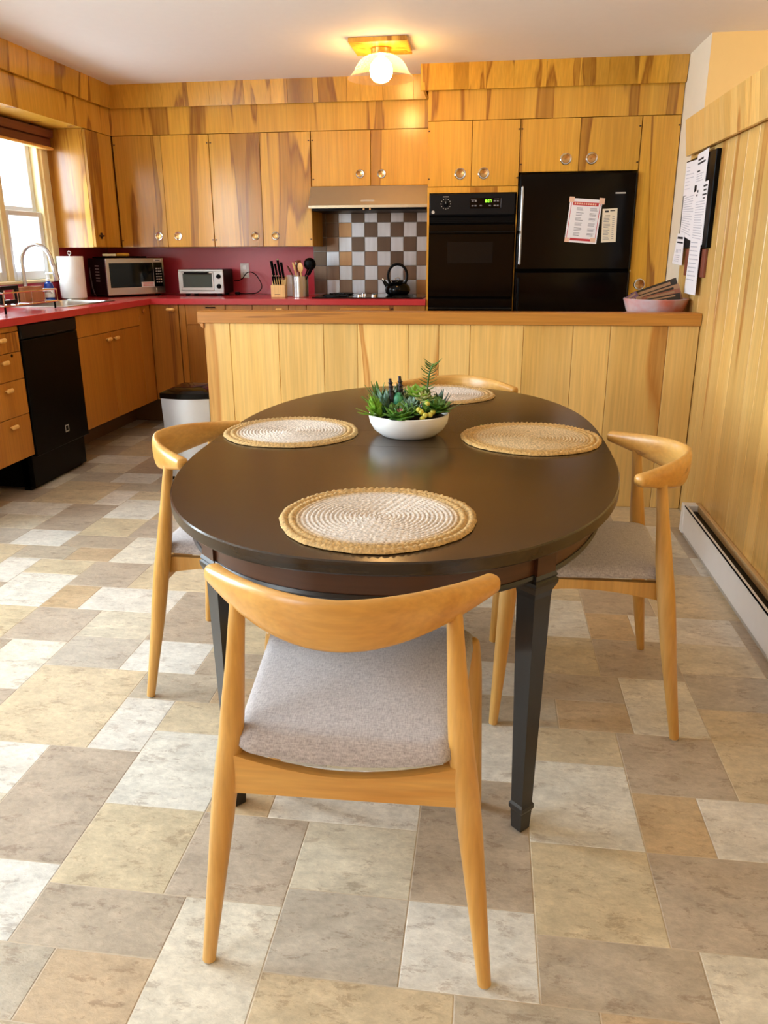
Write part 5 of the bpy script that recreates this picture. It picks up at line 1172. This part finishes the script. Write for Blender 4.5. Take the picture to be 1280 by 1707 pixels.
m = MB(); m.sphere(P3(-0.030, -0.022, 0.108), 0.019, 16, (0.9, 0.9, 1.5)); part_label(m.build('cactus', leaf('emerald_cactus', (30, 110, 74), (70, 160, 110)), t), 'emerald barrel cactus')
m = MB(); m.sphere(P3(0.060, -0.040, 0.095), 0.014, 14, (0.9, 0.9, 1.7)); m.build('cactus', 'leafbright', t)
for x, y, z1_ in ((-0.056, -0.025, 0.178), (-0.030, 0.004, 0.182)):
    m = MB(); m.tube([P3(x+0.012, y, 0.070), P3(x+0.005, y, 0.13), P3(x, y, z1_)], [0.007, 0.0075, 0.0045], 10)
    for k in range(7):
        zz = 0.09+k*0.012; m.lathe([(0.0062, 0), (0.0085, 0.003), (0.0062, 0.006)], P3(x+0.012-0.012*(zz-0.07)/0.11, y, zz), 10)
    part_label(m.build('dark_stalk', 'leafblack', t), 'near-black upright stalk')
for x, y, z in ((0.046, -0.083, 0.088), (0.058, -0.090, 0.080), (0.072, -0.082, 0.080), (0.050, -0.094, 0.070), (0.080, -0.075, 0.088), (0.038, -0.080, 0.094), (0.062, -0.06, 0.108)):
    m = MB(); m.sphere(P3(x, y, z), 0.0085, 12); m.build('yellow_bud', 'berry', t)
m = MB(); st = [P3(0.050, 0.0, 0.07), P3(0.056, 0.0, 0.13), P3(0.062, 0.0, 0.19), P3(0.074, 0.0, 0.222)]; m.tube(smooth_path(st), 0.0028, 8)
sp_ = smooth_path(st)
for i in range(5, len(sp_)-1, 1):
    for sg in (-1, 1):
        a = rnd.uniform(-0.6, 0.6); leaf_blade(m, sp_[i], (sg*0.9, a, 0.28), rnd.uniform(0.022, 0.034), 0.0052, 0.0012, 0.1 if i < 12 else 0.3)
m.build('fern_sprig', 'leaf', t)
m = MB()
for i in range(34):
    a = rnd.uniform(0, 2*PI); r_ = rnd.uniform(0.02, 0.095); leaf_blade(m, P3(r_*math.cos(a), r_*math.sin(a)*0.8, 0.062), (math.cos(a)*0.4, math.sin(a)*0.4, 0.9), rnd.uniform(0.03, 0.055), 0.007, 0.003, 0.1)
m.build('filler_leaves', 'leafdark', t)

# ------------------------------------------------------------------ chairs (local: +Y is the way the sitter faces)
def lerp_tab(tab, z):
    for (a, va), (b, vb) in zip(tab, tab[1:]):
        if z <= b: return va+(vb-va)*(z-a)/(b-a)
    return tab[-1][1]
def make_chair(label):
    t = thing('dining_chair', label, 'chair', (0, 0, 0), 0, 'elbow chairs around the dining table')
    D0 = -0.25
    lat = [(0, 0.262), (0.35, 0.222), (0.45, 0.208), (0.6, 0.196), (0.72, 0.188)]; dep = [(0, 0.0), (0.236, 0.033), (0.412, 0.054), (0.5, 0.066), (0.613, 0.078), (0.72, 0.090)]
    rad = [(0, 0.0125), (0.10, 0.0155), (0.30, 0.0222), (0.42, 0.0238), (0.52, 0.0215), (0.62, 0.0165), (0.72, 0.0135)]
    for s_ in (-1, 1):
        zs = [0.003+0.712*i/24 for i in range(25)]
        m = MB(); m.tube([(s_*lerp_tab(lat, z), D0+lerp_tab(dep, z), z) for z in zs], [lerp_tab(rad, z) for z in zs], 18)
        lg = m.build('leg', 'chair', t, local=True, ang=60)
        m = MB(); m.lathe([(0.010, 0.0), (0.010, 0.004)], (s_*0.262, D0, 0), 14); m.build('glide', 'rubber', lg, local=True)
    rad2 = [(0, 0.0125), (0.15, 0.017), (0.38, 0.0235), (0.44, 0.0225), (0.47, 0.019)]
    for s_ in (-1, 1):
        zs = [0.003+0.455*i/18 for i in range(19)]; P = [(s_*(0.252-0.028*z/0.46), D0+0.498-0.030*z/0.46, z) for z in zs]; R = [lerp_tab(rad2, z) for z in zs]
        e = P[-1]; P += [(e[0], e[1], e[2]+0.006), (e[0], e[1], e[2]+0.010), (e[0], e[1], e[2]+0.0115)]; R += [0.017, 0.010, 0.002]
        m = MB(); m.tube(P, R, 18); lg = m.build('leg', 'chair', t, local=True, ang=60)
        m = MB(); m.lathe([(0.010, 0.0), (0.010, 0.004)], (s_*0.252, D0+0.498, 0), 14); m.build('glide', 'rubber', lg, local=True)
    # curved back rail with elbow ends
    W_ = 0.252; rings = []; n = 44; ns = 20
    def rp(u):
        a = abs(u); x = W_*u; d = -0.008+0.166*a**1.85
        hh = 0.017+0.031*(1-a**2.2)**1.1; zc = 0.724+0.014*a**2; tk = 0.0115+0.006*a**1.5
        return Vector((x, D0+d, zc)), hh, tk
    us = [-1+2*i/n for i in range(n+1)]
    def ring(u, sc_=1.0, ext=0.0):
        p, hh, tk = rp(u); e = 0.01; q1, _, _ = rp(max(-1, u-e)); q2, _, _ = rp(min(1, u+e)); tg = (q2-q1).normalized(); nr = tg.cross(Vector((0, 0, 1))).normalized()
        p = p+tg*ext; pw = 2.0/2.6; out = []
        lean = 0.10*(1-abs(u))
        for k in range(ns):
            a = 2*PI*k/ns; c_, s2 = math.cos(a), math.sin(a)
            o1 = math.copysign(abs(c_)**pw, c_)*tk*sc_; o2 = math.copysign(abs(s2)**pw, s2)*hh*sc_
            q = p+nr*(o1+o2*lean)+Vector((0, 0, o2)); out.append(tuple(q))
        return out
    for sc_, ex in ((0.25, -0.0105), (0.65, -0.008), (0.9, -0.004)): rings.append(ring(-1, sc_, ex))
    for u in us: rings.append(ring(u))
    for sc_, ex in ((0.9, 0.004), (0.65, 0.008), (0.25, 0.0105)): rings.append(ring(1, sc_, ex))
    m = MB(); m.loft(rings); m.build('back_rail', 'chairrail', t, local=True, ang=60)
    # seat frame rails
    def rail(name, A0, A1, zt, zb, th, mat):
        m = MB(); A0 = Vector(A0); A1 = Vector(A1); d = (A1-A0); nrm = Vector((-d.y, d.x, 0)).normalized(); rg = []
        for i in range(13):
            u = i/12; p = A0+d*u; rg.append([tuple(p+nrm*o+Vector((0, 0, z))) for o, z in ((-th/2, zb(u)), (th/2, zb(u)), (th/2, zt(u)), (-th/2, zt(u)))])
        m.loft(rg); return m.build(name, mat, t, local=True, ang=40)
    rail('rear_rail', (-0.213, D0+0.047, 0), (0.213, D0+0.047, 0), lambda u: 0.441-0.037*math.sin(PI*u), lambda u: 0.358, 0.020, 'chairrail')
    rail('front_rail', (-0.222, D0+0.470, 0), (0.222, D0+0.470, 0), lambda u: 0.446, lambda u: 0.392+0.012*math.sin(PI*u), 0.020, 'chairrail')
    for s_ in (-1, 1):
        rail('side_rail', (s_*0.186, D0+0.060, 0), (s_*0.208, D0+0.468, 0), lambda u: 0.436+0.008*u, lambda u: 0.384+0.030*math.sin(PI*u*0.9), 0.020, 'chair')
    # upholstered pad, edge dips along the rear rail
    def outline(inset, n=14):
        pts = []; y0, y1 = D0+0.036+inset, D0+0.510-inset; wr, wf = 0.200-inset, 0.232-inset; r = 0.035
        cs = [(wf-r, y1-r, 0, PI/2), (-(wf-r), y1-r, PI/2, PI), (-(wr-r), y0+r, PI, 1.5*PI), (wr-r, y0+r, 1.5*PI, 2*PI)]
        for ci, (cx_, cy_, a0, a1) in enumerate(cs):
            for k in range(n+1):
                a = a0+(a1-a0)*k/n; pts.append((cx_+r*math.cos(a), cy_+r*math.sin(a)))
            nx = cs[(ci+1) % 4]; ax = (cx_+r*math.cos(a1), cy_+r*math.sin(a1)); bx_ = (nx[0]+r*math.cos(nx[2]), nx[1]+r*math.sin(nx[2]))
            for k in range(1, n): pts.append((ax[0]+(bx_[0]-ax[0])*k/n, ax[1]+(bx_[1]-ax[1])*k/n))
        return pts
    def base(x, y):
        v = (y-D0)/0.5; rear = max(0, 1-v/0.30); side = 1-min(1, abs(x)/0.2)**2
        return 0.447-0.040*rear*rear*side
    def top(x, y, f):
        v = (y-D0-0.27)/0.24
        return 0.480+f*(0.012-0.010*v*v)-0.006*max(0, 1-(y-D0)/0.12)
    m = MB(); rg = []
    for ins, kind in ((0.012, 'b'), (0.002, 'b1'), (0.0, 'm'), (0.003, 'm2'), (0.011, 't0'), (0.024, 't1'), (0.05, 't2'), (0.09, 't3'), (0.13, 't4'), (0.17, 't5')):
        pts = []
        for x, y in outline(min(ins, 0.15) if ins < 0.15 else 0.15):
            if ins > 0.15: x *= 0.4; y = D0+0.27+(y-D0-0.27)*0.4
            b_ = base(x, y)
            z = {'b': b_, 'b1': b_+0.003, 'm': b_*0.5+0.5*0.466-0.004, 'm2': 0.468+(b_-0.447)*0.35, 't0': 0.4775+(b_-0.447)*0.15}.get(kind)
            if z is None: z = top(x, y, min(1, ins/0.12))
            pts.append((x, y, z))
        rg.append(pts)
    m.loft(rg); m.build('seat_pad', 'fabric', t, local=True, ang=70)
    return t
ch = make_chair('pale wood elbow chair nearest the camera, its curved back towards us')
ch.location = (-0.232, 1.371, 0); ch.rotation_euler = (0, 0, 0.028)
dup(ch, (-0.732, 2.256, 0), -PI/2, 'pale wood elbow chair on the left side of the table, by the trash can')
dup(ch, (0.302, 2.232, 0), PI/2, 'pale wood elbow chair on the right side of the table, by the heater')
dup(ch, (-0.145, 3.235, 0), PI-0.13, 'elbow chair at the far end of the table, only its back rail showing')
